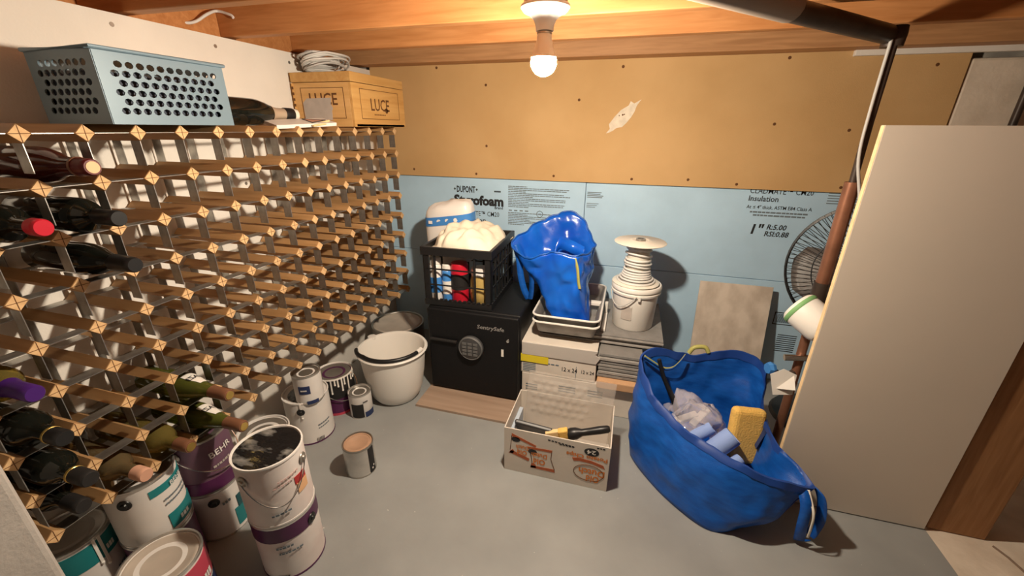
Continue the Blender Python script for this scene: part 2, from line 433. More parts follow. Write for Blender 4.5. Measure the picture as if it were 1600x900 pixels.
# left wall: sheet of plasterboard behind the rack
wl = struct(MB().box(-0.30, -0.267, -2.9, 0.35, GZ, 1.372), 'wall_left', 'plaster')
wl['label'] = 'white plasterboard wall behind the wine rack'; wl['category'] = 'wall'
for (y, z) in ((-0.908, 1.344), (-0.614, 1.341), (-0.298, 1.335), (-0.615, 0.9), (-0.298, 0.95), (0.17, 1.05), (0.17, 0.92)):
    MB().lathe([(0, 0.0008), (0.006, 0.0008), (0.006, -0.001)], 8, TR((-0.267, y, z), (0, PI / 2, 0))).build('screw_head', 'dulltin', wl)
# back wall
wb = struct(MB().box(-0.5, 3.3, 0.305, 0.45, GZ, 1.62), 'wall_back', 'concrete')
wb['label'] = 'concrete foundation wall behind foam boards and tan plasterboard'; wb['category'] = 'wall'
dr = MB().box(-0.267, 2.245, 0.255, 0.268, 0.851, 1.392).build('plasterboard_sheet', 'tan', wb, bevel=0.0015)
dr['label'] = 'tan paper-faced plasterboard sheet'
for (x, z) in ((0.113, 1.373), (0.37, 1.292), (1.012, 1.354), (1.656, 1.368), (1.655, 1.122), (0.723, 0.876), (1.101, 0.875), (1.352, 0.882),
               (1.558, 0.87), (1.96, 0.873), (-0.053, 0.885), (0.31, 0.872), (0.827, 1.222), (0.369, 1.012), (2.15, 1.33), (1.93, 1.1)):
    MB().lathe([(0, -0.0012), (0.0052, -0.0008), (0.0065, 0.0002)], 8, TR((x, 0.2548, z), (-PI / 2, 0, 0))).build('screw_hole', 'brand', dr)
# torn paper patch on the sheet
poly = [(0.962, 1.078), (0.978, 1.098), (0.972, 1.118), (0.995, 1.15), (1.02, 1.178), (1.052, 1.197), (1.06, 1.215), (1.076, 1.205), (1.105, 1.222),
        (1.088, 1.196), (1.08, 1.17), (1.068, 1.148), (1.05, 1.124), (1.032, 1.106), (1.008, 1.102), (0.992, 1.09), (0.976, 1.082)]
pa = MB().prism(poly, 0.001, (0, 0.2552, 0), (1, 0, 0), (0, 0, 1)).build('torn_paper_patch', 'patch', dr)
pa['label'] = 'pale patch of torn paper'
for (x, z, r) in ((1.03, 1.158, 0.004), (1.015, 1.155, 0.0025), (1.037, 1.16, 0.003)):
    MB().lathe([(0, 0.0), (r, 0.0)], 8, TR((x, 0.2536, z), (-PI / 2, 0, 0))).build('nail_hole', 'brand', dr)
# smears where dirt rubbed off
# foam boards (blue), each its own piece
def foam(x0, x1, z0, z1, y=0.272, label=None):
    o = MB().box(x0, x1, y, 0.303, z0, z1).build('foam_board', 'foam', wb, bevel=0.002)
    if label: o['label'] = label
    return o
fb1 = foam(-0.265, 0.8855, 0.426, 0.875, 0.269, 'pale blue foam board printed with black lettering')
fb2 = foam(0.8875, 2.40, 0.427, 0.875, 0.272, 'pale blue foam board with insulation rating print')
fb3 = foam(-0.265, 1.12, GZ, 0.424, 0.270)
fb4 = foam(1.122, 2.40, GZ, 0.4245, 0.272, 'lower blue foam board with small barcode print')
U = (1, 0, 0); V = (0, 0, 1)
def pr(parent, name, y, items, mt='ink'):
    mb = MB()
    for (s, x, z, size, kw) in items: text_flat(mb, s, (x, y, z), U, V, size, **kw)
    return mb.build(name, mt, parent)
y1 = 0.269; y2 = 0.272
pr(fb1, 'printed_lettering', y1, [
    ('DUPONT', 0.188, 0.772, 0.046, dict(bold=0.035, width=0.108)),
    ('Styrofoam', 0.172, 0.708, 0.068, dict(bold=0.05, width=0.285)),
    ('Brand', 0.405, 0.690, 0.020, dict(bold=0.02)),
    ('CLADMATE\u2122 CM20', 0.180, 0.648, 0.036, dict(bold=0.004, width=0.25)),
    ('Insulation', 0.182, 0.612, 0.036, dict(bold=0.012, width=0.17))])
mb = MB()   # diamond marks round the oval logo
for (x) in (0.178, 0.305): mb.prism([(x - 0.006, 0.788), (x, 0.781), (x + 0.006, 0.788), (x, 0.795)], 0.0006, (0, y1 - 0.0004, 0), U, V)
for q in range(5): mb.box(0.404 + q * 0.0075, 0.4105 + q * 0.0075, y1 - 0.0008, y1 + 0.001, 0.779, 0.787)
mb.build('logo_marks', 'ink', fb1)
# small print block: rows of tiny type as thin printed bars of uneven length
mb = MB(); rg = random.Random(3)
z = 0.812
for k in range(22):
    x = 0.482; x1 = x + (0.28 if k % 3 else 0.09) + rg.random() * 0.05
    if k == 13:
        z -= 0.012
        for q in range(4): mb.box(0.485 + q * 0.03, 0.503 + q * 0.03, y1 - 0.0008, y1 + 0.001, z, z + 0.006)
        z -= 0.012; continue
    if k > 15: x1 = min(x1, 0.72)
    while x < x1:
        l = 0.008 + rg.random() * 0.022; mb.box(x, min(x + l, x1), y1 - 0.0008, y1 + 0.001, z, z + 0.0042); x += l + 0.002
    z -= 0.0088
mb.build('small_print', 'greyink', fb1)
mb = MB(); mb.tube([(0.655 + 0.016 * math.cos(a * PI / 12), y1 - 0.0005, 0.677 + 0.016 * math.sin(a * PI / 12)) for a in range(24)], 0.0018, 5, True)
text_flat(mb, 'UL', (0.645, y1, 0.671), U, V, 0.016)
mb.build('round_mark', 'greyink', fb1)
pr(fb2, 'printed_lettering', y2, [
    ('CLADMATE\u2122 CM20', 1.622, 0.832, 0.037, dict(bold=0.004, width=0.25)),
    ('Insulation', 1.622, 0.798, 0.034, dict(bold=0.014, width=0.12)),
    ('At \u2264 4" thick, ASTM E84 Class A', 1.622, 0.764, 0.022, dict(bold=0.012, width=0.262)),
    ('1"', 1.650, 0.648, 0.064, dict(bold=0.022, shear=0.12, width=0.05)),
    ('R:5.00', 1.722, 0.672, 0.033, dict(bold=0.022, shear=0.15, width=0.080)),
    ('RSI:0.88', 1.718, 0.640, 0.033, dict(bold=0.022, shear=0.15, width=0.100))])
mb = MB()
for (x0, x1, z) in ((1.64, 1.872, 0.745), (1.655, 1.865, 0.731)):
    x = x0
    while x < x1:
        l = 0.008 + rg.random() * 0.02; mb.box(x, min(x + l, x1), y2 - 0.0008, y2 + 0.001, z, z + 0.007); x += l + 0.0025
for k in range(5): mb.box(1.93, 2.06, y2 - 0.0008, y2 + 0.001, 0.80 + k * 0.011, 0.804 + k * 0.011)
for k, (a, b) in enumerate(((0, .04), (0, .035), (0, .05), (0, .045))): mb.box(0.895 + a, 0.895 + b + 0.03, y2 - 0.0008, y2 + 0.001, 0.80 - k * 0.008, 0.804 - k * 0.008)
for k in range(3): mb.box(0.895, 0.955 - 0.008 * k, y2 - 0.0008, y2 + 0.001, 0.745 - k * 0.009, 0.748 - k * 0.009)
mb.build('small_print', 'greyink', fb2)
mb = MB()
for k in range(16): mb.box(1.862 + k * 0.0042, 1.864 + k * 0.0042, y2 - 0.0008, y2 + 0.001, 0.215, 0.262)
for (a, b, c, d) in ((1.848, 1.94, 0.266, 0.27), (1.848, 1.94, 0.204, 0.208), (1.848, 1.852, 0.204, 0.27)): mb.box(a, b, y2 - 0.0008, y2 + 0.001, c, d)
for k in range(9): mb.box(1.885, 1.97, y2 - 0.0008, y2 + 0.001, 0.06 + k * 0.011, 0.064 + k * 0.011)
mb.build('barcode_print', 'ink', fb4)
cf = MB().box(2.25, 3.3, 0.262, 0.304, GZ, 1.35).build('concrete_face', 'bareconc', wb, bevel=0.01); cf['label'] = 'rough pale concrete'
MB().tube([(2.43, 0.235, 1.39), (2.43, 0.235, GZ)], 0.012, 10).build('wall_conduit', 'iron', wb, smooth=1.0)
# white batten above the sheet, right side
bt = MB().box(1.87, 2.6, 0.235, 0.256, 1.365, 1.388).build('batten', 'plaster', wb, bevel=0.002); bt['label'] = 'thin pale batten'
# dark wall far right; left open behind the camera so the world background adds soft fill
struct(MB().box(3.3, 3.4, -2.9, 0.35, GZ, 1.62), 'wall_right', 'darkwall')
# near end of the side wall, by the camera
we = struct(MB().box(-0.267, 0.25, -1.70, -1.582, GZ, 1.38), 'trim_1', 'wallend', bevel=0.012, seg=3)
we['label'] = 'off-white rounded end of partition wall in near left corner'; we['category'] = 'wall end'

# ceiling: deck + each joist
ce = struct(MB().box(-0.6, 3.4, -2.8, 0.45, 1.60, 1.66), 'ceiling', 'deck')
ce['label'] = 'open timber ceiling of joists and subfloor'; ce['category'] = 'ceiling'
def joist(y, mt='joist', z0=1.38, th=0.038, x0=-0.43, x1=3.3):
    return MB().box(x0, x1, y, y + th, z0, 1.60).build('joist', mt, ce, bevel=0.003)
for y in (-2.40, -2.10, -1.80, -1.48, -1.17, -0.872, -0.545, -0.243): joist(y)
MB().box(-0.43, 3.3, 0.155, 0.253, 1.384, 1.60).build('top_plate', 'joist_dull', ce, bevel=0.003)
MB().box(-0.47, -0.432, -2.7, 0.35, 1.375, 1.60).build('rim_board', 'joist', ce)
MB().box(-0.43, -0.29, -0.505, -0.245, 1.376, 1.52).build('blocking', 'joist', ce)
MB().box(-0.43, -0.31, -0.834, -0.547, 1.376, 1.50).build('blocking', 'joist', ce)

FRAME[0] = LOW
# ================================================================ post and leaning panel on the right
single(MB().box(2.05, 2.192, -0.655, -0.515, 0, 1.353), 'wooden_post', 'postwood', (2.12, -0.585, 0), 'brown timber post standing on bare concrete at right edge', 'post', bevel=0.004)
th = thing('melamine_panel', (1.83, -0.66, 0), 'tall cream melamine board standing upright against the timber post', 'panel')
MB().box(1.6255, 2.040, -0.666, -0.650, 0.004, 1.109).build('panel_face', 'melamine', th, bevel=0.0008)
MB().box(1.6245, 1.6256, -0.6655, -0.6505, 0.005, 1.108).build('edge_strip', 'melaedge', th)

FRAME[0] = HIGH
# ================================================================ lamp (screwed under a joist)
LX, LY = 0.889, -0.853
th = thing('ceiling_lamp', (LX, LY, 1.378), 'lit bare bulb in white porcelain lampholder under the joists', 'lamp')
mb = MB().lathe([(0.0, 1.378), (0.044, 1.378), (0.046, 1.376), (0.046, 1.334), (0.0, 1.334)], 8, TR((LX, LY, 0)))
bx = mb.build('octagon_box', 'boxmetal', th, bevel=0.002)
for a in (-1.96, -1.57, -1.18):
    MB().lathe([(0, 0.0012), (0.0035, 0.0012), (0.0035, -0.001)], 8, TR((LX + 0.0428 * math.cos(a), LY + 0.0428 * math.sin(a), 1.350), (0, PI / 2, a))).build('knockout', 'blackmatte', bx)
mb = MB().lathe([(0.0, 1.3335), (0.048, 1.3335), (0.051, 1.331), (0.051, 1.327), (0.045, 1.320), (0.032, 1.314), (0.0235, 1.306), (0.0195, 1.296), (0.0185, 1.286), (0.0, 1.286)], 36, TR((LX, LY, 0)))
mb.build('lampholder', 'porcelain', th, smooth=0.6)
for s in (-1, 1): MB().lathe([(0, 1.3175), (0.005, 1.318), (0.006, 1.324)], 10, TR((LX + s * 0.036, LY - 0.004, 0))).build('mounting_screw', 'dulltin', th)
mb = MB().lathe([(0.0, 1.2865), (0.0150, 1.2865), (0.0160, 1.283), (0.0160, 1.281), (0.0, 1.281)], 20, TR((LX, LY, 0)))
mb.build('screw_collar', 'dulltin', th, smooth=0.6)
mb = MB().lathe([(0.0, 1.281), (0.0150, 1.281), (0.0160, 1.272), (0.0195, 1.258), (0.0240, 1.245), (0.0270, 1.2385), (0.0272, 1.2372), (0, 1.2372)], 24, TR((LX, LY, 0)))
mb.build('bulb_housing', 'bulbcap', th, smooth=0.6)
prof = [(0.0266, 1.2382)] + [(0.0278 * math.cos(a), 1.2285 + 0.0275 * math.sin(a)) for a in [0.2 - k * (PI / 2 + 0.2) / 8 for k in range(8)]] + [(0, 1.201)]
mb = MB().lathe(prof, 20, TR((LX, LY, 0))); mb.build('bulb_globe', 'bulb', th, smooth=1.0)
mb = MB().tube(catmull([(LX + 0.045, LY, 1.355), (LX + 0.062, LY - 0.005, 1.356), (LX + 0.08, LY - 0.02, 1.368), (LX + 0.085, LY - 0.06, 1.40), (LX + 0.085, LY - 0.13, 1.45)], 24, False), 0.0042, 8)
mb.build('supply_cable', 'cable', th, smooth=1.0)
# loose white cable stapled at the left end of the ceiling
p = catmull([(-0.425, -0.79, 1.455), (-0.35, -0.73, 1.417), (-0.335, -0.70, 1.401), (-0.315, -0.665, 1.399), (-0.30, -0.637, 1.407), (-0.285, -0.60, 1.435), (-0.287, -0.560, 1.452), (-0.245, -0.552, 1.441), (-0.235, -0.5505, 1.432)], 60, False)
single(MB().tube(p, 0.0045, 8), 'loose_cable', 'cable', (-0.3, -0.65, 1.40), 'short white cable looping across the joist above the wall', 'cable', smooth=1.0)

# ================================================================ pipes on the right
PX, PY = 1.752, -0.30
th = thing('water_pipe', (PX, PY, GZ), 'aged copper water pipe running down beside the fan', 'pipe')
MB().tube([(PX, PY, 1.325), (PX, PY, 1.12), (PX + 0.004, PY, 0.95)], 0.0105, 12).build('upper_pipe', 'iron', th, smooth=1.0)
MB().tube([(PX + 0.004, PY, 0.95), (PX + 0.006, PY, 0.60)], 0.021, 14).build('copper_sleeve', 'copper', th, smooth=1.0)
MB().tube([(PX + 0.006, PY, 0.62), (PX + 0.006, PY, 0.55)], 0.0245, 14).build('dark_coupling', 'iron', th, smooth=1.0)
MB().tube([(PX + 0.006, PY, 0.55), (PX + 0.008, PY, 0.12), (PX + 0.008, PY, GZ)], 0.015, 12).build('lower_pipe', 'copper', th, smooth=1.0)
v = MB().lathe([(0, 0.55), (0.019, 0.55), (0.026, 0.545), (0.026, 0.525), (0.02, 0.52), (0.02, 0.505), (0.026, 0.50), (0.026, 0.485), (0, 0.48)], 8, TR((PX + 0.004, PY, 0))).build('valve_body', 'brass', th)
MB().tube([(PX - 0.03, PY - 0.02, 0.535), (PX + 0.0, PY - 0.028, 0.55), (PX + 0.045, PY - 0.02, 0.545)], 0.005, 8).build('valve_handle', 'chrome', v, smooth=1.0)
MB().tube(catmull([(PX + 0.03, PY - 0.01, 0.545), (PX + 0.034, PY - 0.035, 0.50), (PX + 0.02, PY - 0.035, 0.44), (PX + 0.05, PY - 0.02, 0.40)], 20, False), 0.0035, 6).build('bonding_wire', 'greycable', th, smooth=1.0)
v2 = MB().tube([(PX - 0.05, PY - 0.02, 0.33), (PX + 0.06, PY - 0.02, 0.345)], 0.012, 10).build('cross_valve', 'chrome', th, smooth=1.0)
MB().tube([(PX + 0.03, PY - 0.045, 0.32), (PX + 0.06, PY - 0.045, 0.365)], 0.006, 8).build('valve_handle', 'chrome', v2, smooth=1.0)
MB().tube(catmull([(PX + 0.006, PY, 0.27), (PX - 0.03, PY - 0.02, 0.25), (PX - 0.06, PY - 0.03, 0.265), (PX - 0.085, PY - 0.035, 0.285)], 16, False), 0.012, 8).build('branch_pipe', 'iron', th, smooth=1.0)
MB().lathe([(0, -0.012), (0.02, -0.012), (0.024, 0), (0.02, 0.012), (0, 0.012)], 7, TR((PX - 0.09, PY - 0.037, 0.287), (0, PI / 2, 0.3))).build('tap_handle', 'packblue', th)
mb = MB().prism([(-0.035, -0.045), (0.03, -0.05), (0.042, 0.02), (0.0, 0.045), (-0.045, 0.03)], 0.002, (1.692, -0.392, 0.272), (1, 0.2, 0.15), (-0.1, 0.3, 1))
mb.prism([(-0.02, -0.03), (0.035, -0.02), (0.02, 0.03)], 0.002, (1.694, -0.40, 0.275), (1, -0.5, 0.15), (0.2, 0.5, 1))
mb.build('paper_tag', 'white', th)
# white cable along the pipe
single(MB().tube(catmull([(PX - 0.013, PY - 0.012, 1.33), (PX - 0.013, PY - 0.014, 1.15), (PX - 0.008, PY - 0.020, 1.02), (PX + 0.026, PY - 0.03, 0.88), (PX + 0.034, PY - 0.02, 0.74), (PX + 0.028, PY - 0.02, 0.60), (PX + 0.036, PY - 0.025, 0.56)], 40, False), 0.0045, 8),
       'pipe_cable', 'greycable', (PX, PY, 0.5), 'thin grey cable clipped alongside the upright pipe', 'cable', smooth=1.0)
th = thing('drain_pipe', (1.6, -0.45, 1.33), 'dark waste pipe slanting under the joists to the wall corner', 'pipe')
MB().tube([(1.385, -0.645, 1.345), (1.755, -0.275, 1.345)], 0.024, 14).build('pipe_run', 'iron', th, smooth=1.0)
MB().tube([(1.03, -1.035, 1.345), (1.135, -0.93, 1.345), (1.388, -0.664, 1.345)], 0.031, 16).build('pipe_sleeve', 'beigepipe', th, smooth=1.0)
MB().lathe([(0, 0.02), (0.026, 0.02), (0.028, 0.0), (0.026, -0.03), (0, -0.03)], 12, TR((1.755, -0.285, 1.345))).build('elbow', 'iron', th, smooth=1.0)

# ================================================================ pedestal fan (behind pipe)
FC = Vector((1.957, -0.12, 0.615)); FR = 0.245
fd = Vector((-0.45, -0.88, 0.10)).normalized()   # facing
fu = Vector((0, 0, 1)); fr = fd.cross(fu).normalized(); fu = fr.cross(fd).normalized()
th = thing('pedestal_fan', (FC.x + 0.06, 0.02, GZ), 'black pedestal fan with wire cage behind the copper pipe', 'fan')
def fp(r, a, d): return FC + (fr * math.cos(a) + fu * math.sin(a)) * r + fd * d
mb = MB()
for (rr, d, t) in ((FR, -0.0, 0.0055), (FR * 0.985, 0.035, 0.003), (FR * 0.62, 0.065, 0.0022), (0.06, 0.075, 0.003)):
    mb.tube([fp(rr, a * PI / 24, d) for a in range(48)], t, 6, True)
mb.build('cage_ring', 'fan', th, smooth=1.0)
mb = MB()
for k in range(72):
    a = k * 2 * PI / 72
    mb.tube([fp(0.06, a, 0.075), fp(FR * 0.62, a + 0.03, 0.065), fp(FR * 0.97, a + 0.05, 0.042), fp(FR * 1.01, a + 0.05, 0.0)], 0.0012, 4, caps=False)
tag(mb.build('front_grille', 'fan', th), kind='stuff')
mb = MB()
for k in range(90):
    a = k * 2 * PI / 90
    mb.tube([fp(0.05, a, -0.07), fp(FR * 0.7, a, -0.06), fp(FR * 0.99, a, -0.03), fp(FR, a, 0.0)], 0.0012, 4, caps=False)
tag(mb.build('rear_grille', 'fan', th), kind='stuff')
MB().lathe([(0, 0.01), (0.03, 0.01), (0.06, 0.006), (0.062, 0), (0, 0)], 24, Matrix.Translation(FC + fd * 0.075) @ fd.to_track_quat('Z', 'Y').to_matrix().to_4x4()).build('cage_badge', 'fan', th, smooth=0.8)
for k in range(3):
    a0 = -0.25 + k * 2 * PI / 3; mb = MB(); rings = []
    for i in range(9):
        r = 0.035 + (FR * 0.92 - 0.035) * i / 8; wd = 0.75 + 0.5 * math.sin(PI * min(1, i / 8 * 0.9)); 
        if i == 8: wd *= 0.75
        rings.append([fp(r, a0 + wd * (q / 5 - 0.5) * (1.0 if i < 8 else 0.8), 0.025 - 0.05 * q / 5) for q in range(6)])
    mb.loft(rings, closed=False).build('blade', 'fanblade', th, smooth=1.0, solid=0.002)
MB().lathe([(0, 0.04), (0.03, 0.035), (0.038, 0), (0.038, -0.03), (0, -0.03)], 20, Matrix.Translation(FC) @ fd.to_track_quat('Z', 'Y').to_matrix().to_4x4()).build('hub', 'fan', th, smooth=0.8)
MB().lathe([(0, 0.0), (0.07, 0.0), (0.075, -0.04), (0.06, -0.11), (0.03, -0.13), (0, -0.13)], 20, Matrix.Translation(FC - fd * 0.07) @ fd.to_track_quat('Z', 'Y').to_matrix().to_4x4()).build('motor_housing', 'fan', th, smooth=0.8)
bp_ = FC - fd * 0.11
MB().tube([(bp_.x, bp_.y, bp_.z - 0.03), (bp_.x, bp_.y, GZ + 0.03)], 0.014, 12).build('pole', 'fan', th, smooth=1.0)
MB().lathe([(0, 0.03), (0.05, 0.03), (0.17, 0.016), (0.18, 0.0), (0, 0.0)], 28, TR((bp_.x, bp_.y, GZ))).build('base', 'fan', th, smooth=0.8)

# white container hanging in front of the pipe
ax = Vector((0.62, -0.60, -0.42)).normalized()
T = Matrix.Translation(Vector((1.712, -0.405, 0.528))) @ ax.to_track_quat('Z', 'Y').to_matrix().to_4x4()
th = thing('white_container', (1.70, -0.40, 0.43), 'white plastic pail tipped on its side behind the cream board', 'container')
MB().lathe([(0.0000, -0.0585), (0.0484, -0.0585), (0.0562, -0.0515), (0.0577, -0.0429), (0.0573, 0.0390), (0.0515, 0.0530), (0.0390, 0.0562), (0.0000, 0.0562)], 28, T).build('body', 'white', th, smooth=0.7)
MB().lathe([(0.0580, -0.0484), (0.0593, -0.0468), (0.0593, -0.0359), (0.0580, -0.0343)], 28, T).build('green_band', 'green', th, smooth=0.7)
MB().lathe([(0.0000, 0.0577), (0.0367, 0.0577), (0.0367, 0.0546), (0.0000, 0.0546)], 24, T).build('end_cap', 'jugend', th, smooth=0.7)

# leaning stone-look tile
Tn = Vector((0.0, -1, 0.24)).normalized()
mb = MB(); O = Vector((1.472, 0.105, GZ)); top = Vector((1.478, 0.225, 0.41)); vv = (top - O)
mb.prism([(0, 0), (0.318, 0), (0.318, vv.length), (0, vv.length)], 0.009, O, (1, 0, 0), vv)
single(mb, 'stone_tile', 'marble', (1.63, 0.105, GZ), 'beige veined stone tile leaning against the blue foam', 'tile', bevel=0.0012)
# ================================================================ wine rack
S = 0.1; NC, NR = 17, 9; RZ = 1.08; D = 0.26
rack = thing('wine_rack', (-0.13, -0.8, 0.26), 'large wall-mounted wine rack of pine pegs and steel straps', 'wine rack')
h = 0.0178
mb = MB(); q = [(0, h), (h, 0), (0, -h), (-h, 0)]
b = 0.0016
ring = lambda x, k: [Vector((x, a * k, c * k)) for a, c in q]
mb.loft([ring(-D, 0.93), ring(-D + b, 1), ring(-b, 1), ring(0, 0.93)], True, True, False); mb.add(ring(0, 0.93), [(0, 1, 2, 3)], 1)
peg0 = None
pegmat = M['peg']
def rpart(name, me, loc):
    o = bpy.data.objects.new(name, me); COL.objects.link(o); o.parent = rack; o.location = fpt(loc) - ORG[rack.name]; ORG[o.name] = ORG[rack.name]; return o
tmp = mb.build('peg', ['peg', 'pegend'], None, local=True); pegme = tmp.data; bpy.data.objects.remove(tmp)
endmb = MB().prism([(0, h * .9), (-h * .9, 0), (0, -h * .9), (h * .9, 0)], 0.0006, (0, 0, 0), (0, 1, 0), (0, 0, 1))
# slot lines cut in the peg ends
endmb2 = MB()
tmp = MB().box(-0.0325, -0.0025, -0.0007, 0.0007, -(S - h * 1.55), -h * 0.45).build('strap', 'steel', None, local=True); vme = tmp.data; bpy.data.objects.remove(tmp)
tmp = MB().box(-0.0325, -0.0025, -(S - h * 0.45), -h * 0.45, -0.0007, 0.0007).build('strap', 'steel', None, local=True); hme = tmp.data; bpy.data.objects.remove(tmp)
tmp = MB().box(0.0001, 0.0004, -0.0006, 0.0006, -h * 0.9, h * 0.9).box(0.0001, 0.0004, -h * 0.9, h * 0.9, -0.0006, 0.0006).build('slot', 'brand', None, local=True); sme = tmp.data; bpy.data.objects.remove(tmp)
for i in range(NC):
    for j in range(NR):
        y, z = -i * S, RZ - j * S
        pg = rpart('peg', pegme, (0, y, z))
        if i > 6 :
            s_ = bpy.data.objects.new('slot_lines', sme); COL.objects.link(s_); s_.parent = pg
        if j < NR - 1: rpart('steel_strap', vme, (0, y, z))
        if i < NC - 1: rpart('steel_strap', hme, (0, y, z))
mb = MB()
for i in range(NC):
    for j in range(NR):
        y, z = -i * S, RZ - j * S
        if j < NR - 1: mb.box(-D + 0.002, -D + 0.034, y - 0.0007, y + 0.0007, z - S + h * .5, z - h * .5)
        if i < NC - 1: mb.box(-D + 0.002, -D + 0.034, y - S + h * .5, y - h * .5, z - 0.0007, z + 0.0007)
o = mb.build('back_straps', 'steel', rack); tag(o, 'galvanised straps along the back of the rack', kind='stuff')

# ---------------------------------------------------------------- bottles
def bottle(i, j, out, label, glassm, capm, shape='claret', r=0.0365, ringm=None, labelm=None, text=None, capl=0.06, tipm=None, loc=None, dirv=None, L=0.30, liquid=None):
    """bottle lying in the cell left of column i, above row j, neck to the room, tip protruding by 'out'"""
    if loc is None:
        y = -(i + 0.5) * S; z = RZ - (j + 1) * S + r + 0.0018
        base = Vector((out - L, y, z)); dirv = Vector((1, 0, 0))
    else: base = Vector(loc)
    th = thing('wine_bottle', base, label, 'bottle', 'bottles in the wine rack' if loc is None else None)
    T = Matrix.Translation(base) @ dirv.to_track_quat('Z', 'Y').to_matrix().to_4x4()
    k = L / 0.30
    if shape == 'claret': P = [(0, .004), (r * .6, .001), (r * .93, 0), (r, .006), (r, .185), (r * .97, .197), (r * .8, .212), (r * .52, .224), (.0155, .236), (.0145, .285), (.0145, .296), (0, .296)]
    elif shape == 'hock': P = [(0, .004), (r * .6, .001), (r * .93, 0), (r, .006), (r, .13), (r * .93, .155), (r * .74, .188), (r * .55, .215), (.0165, .238), (.0145, .285), (.0145, .296), (0, .296)]
    else: P = [(0, .004), (r * .6, .001), (r * .93, 0), (r, .006), (r, .15), (r * .96, .168), (r * .8, .193), (r * .6, .213), (.0185, .232), (.016, .285), (.016, .296), (0, .296)]
    P = [(a, b_ * k) for a, b_ in P]
    MB().lathe(P, 28, T).build('glass', glassm, th, smooth=0.8)
    nr = .0158 if shape != 'champ' else .0178
    z0 = .30 * k - capl
    def prad(z):
        for (a, b0), (c, d0) in zip(P, P[1:]):
            if b0 <= z <= d0 and d0 > b0: return a + (c - a) * (z - b0) / (d0 - b0)
        return nr
    cp = [(max(nr, prad(z0 + (.30 * k - z0) * t)) + 0.0008, z0 + (.30 * k - 0.004 - z0) * t) for t in (0, .15, .3, .5, .75, 1)] + [(nr * .9, .30 * k), (0, .30 * k)]
    MB().lathe(cp, 24, T).build('capsule', capm, th, smooth=0.7)
    if tipm: MB().lathe([(nr * .72, .30 * k), (nr * .72, .30 * k + .0012), (0, .30 * k + .0012)], 20, T).build('capsule_top', tipm, th)
    if ringm: MB().lathe([(prad(z0) + .001, z0 - .001), (prad(z0) + .0022, z0), (prad(z0) + .0022, z0 + .005), (prad(z0) + .001, z0 + .006)], 24, T).build('capsule_ring', ringm, th, smooth=0.6)
    if labelm:
        mb = MB(); A = []
        n = 16
        for a in range(n + 1):
            an = -PI + 0.15 + (PI * 1.3) * a / n
            for zz in (0.10 * k, 0.17 * k): A.append(T @ Vector(((r + .0006) * math.cos(an), (r + .0006) * math.sin(an), zz)))
        mb.add(A, [(2 * a, 2 * a + 2, 2 * a + 3, 2 * a + 1) for a in range(n)])
        mb.build('paper_label', labelm, th, smooth=1.0)
    if text:
        # small shield label on the shoulder facing up-front, with upside-down name
        mb = MB(); A = []; n = 10; mdir = text[1]
        for a in range(n + 1):
            u = a / n * 2 - 1
            for q_ in range(5):
                tt = q_ / 4; zz = (0.150 + 0.058 * tt) * k; half = 0.62 * (1 - 0.55 * max(0, tt - 0.35)) ; an = mdir + u * half
                rr = prad(zz) + .0012
                A.append(T @ Vector((rr * math.cos(an), rr * math.sin(an), zz)))
        mb.add(A, [(5 * a + q_, 5 * a + 5 + q_, 5 * a + 6 + q_, 5 * a + 1 + q_) for a in range(n) for q_ in range(4)])
        sl = mb.build('shoulder_label', 'white', th, smooth=1.0)
        mb = MB(); vs, fs = text_geo(text[0], 0.021, bold=0.02, align='CENTER')
        O = []
        for (x, yv) in vs:
            zz = (0.170) * k - yv * -1.0 * 0 + x * 0; an = mdir
            zz = 0.182 * k - yv; an = mdir + x / 0.034
            O.append(T @ Vector(((prad(zz) + .0022) * math.cos(an), (prad(zz) + .0022) * math.sin(an), zz)))
        mb.add(O, fs); mb.build('label_lettering', 'ink', sl)
    return th
bottle(12, 0, 0.075, 'red-foiled bottle with gold and red tipped neck in top row of rack', 'redglass', 'winered', 'burg', ringm='browncap', capl=.04, tipm='peach')
bottle(12, 1, 0.10, 'black wine bottle with black neck directly below the red-foiled bottle', 'blackglass', 'black', 'claret')
bottle(13, 1, 0.065, 'dark wine bottle with bright red foil cap near left edge', 'blackglass', 'redfoil', 'claret', capl=.028)
bottle(12, 2, 0.10, 'black wine bottle third from the top beneath two other bottles', 'blackglass', 'black', 'burg')
bottle(11, 6, 0.115, 'green bottle with white shoulder label, upper of the labelled pair', 'greenglass', 'browncap', 'hock', text=('TAZI', 1.25), tipm='goldcap')
bottle(11, 7, 0.135, 'green bottle with white shoulder label, lower of the labelled pair', 'greenglass', 'browncap', 'hock', text=('TAZI', 1.25), tipm='goldcap')
bottle(12, 7, 0.07, 'straw-coloured wine bottle with gold cap above the purple paint can', 'yellowglass', 'browncap', 'claret', capl=.045, tipm='goldcap')
bottle(13, 7, 0.06, 'pale amber bottle with pinkish cap above the teal-banded can', 'paleglass', 'pinkcard', 'claret', capl=.035)
bottle(14, 4, 0.05, 'straw-coloured bottle with purple foil cap at left edge', 'yellowglass', 'purplefoil', 'claret', capl=.075)
bottle(14, 5, 0.075, 'black-capped bottle with gold neck ring under the purple-capped bottle', 'blackglass', 'black', 'claret', ringm='goldcap', capl=.04)
bottle(14, 6, 0.095, 'dark bottle with gold neck ring and brown cap, lower left of rack', 'blackglass', 'blackmatte', 'claret', ringm='goldcap', capl=.05)
bottle(14, 7, 0.02, 'dark bottle recessed in the bottom row at lower left', 'blackglass', 'blackmatte', 'claret', capl=.05)

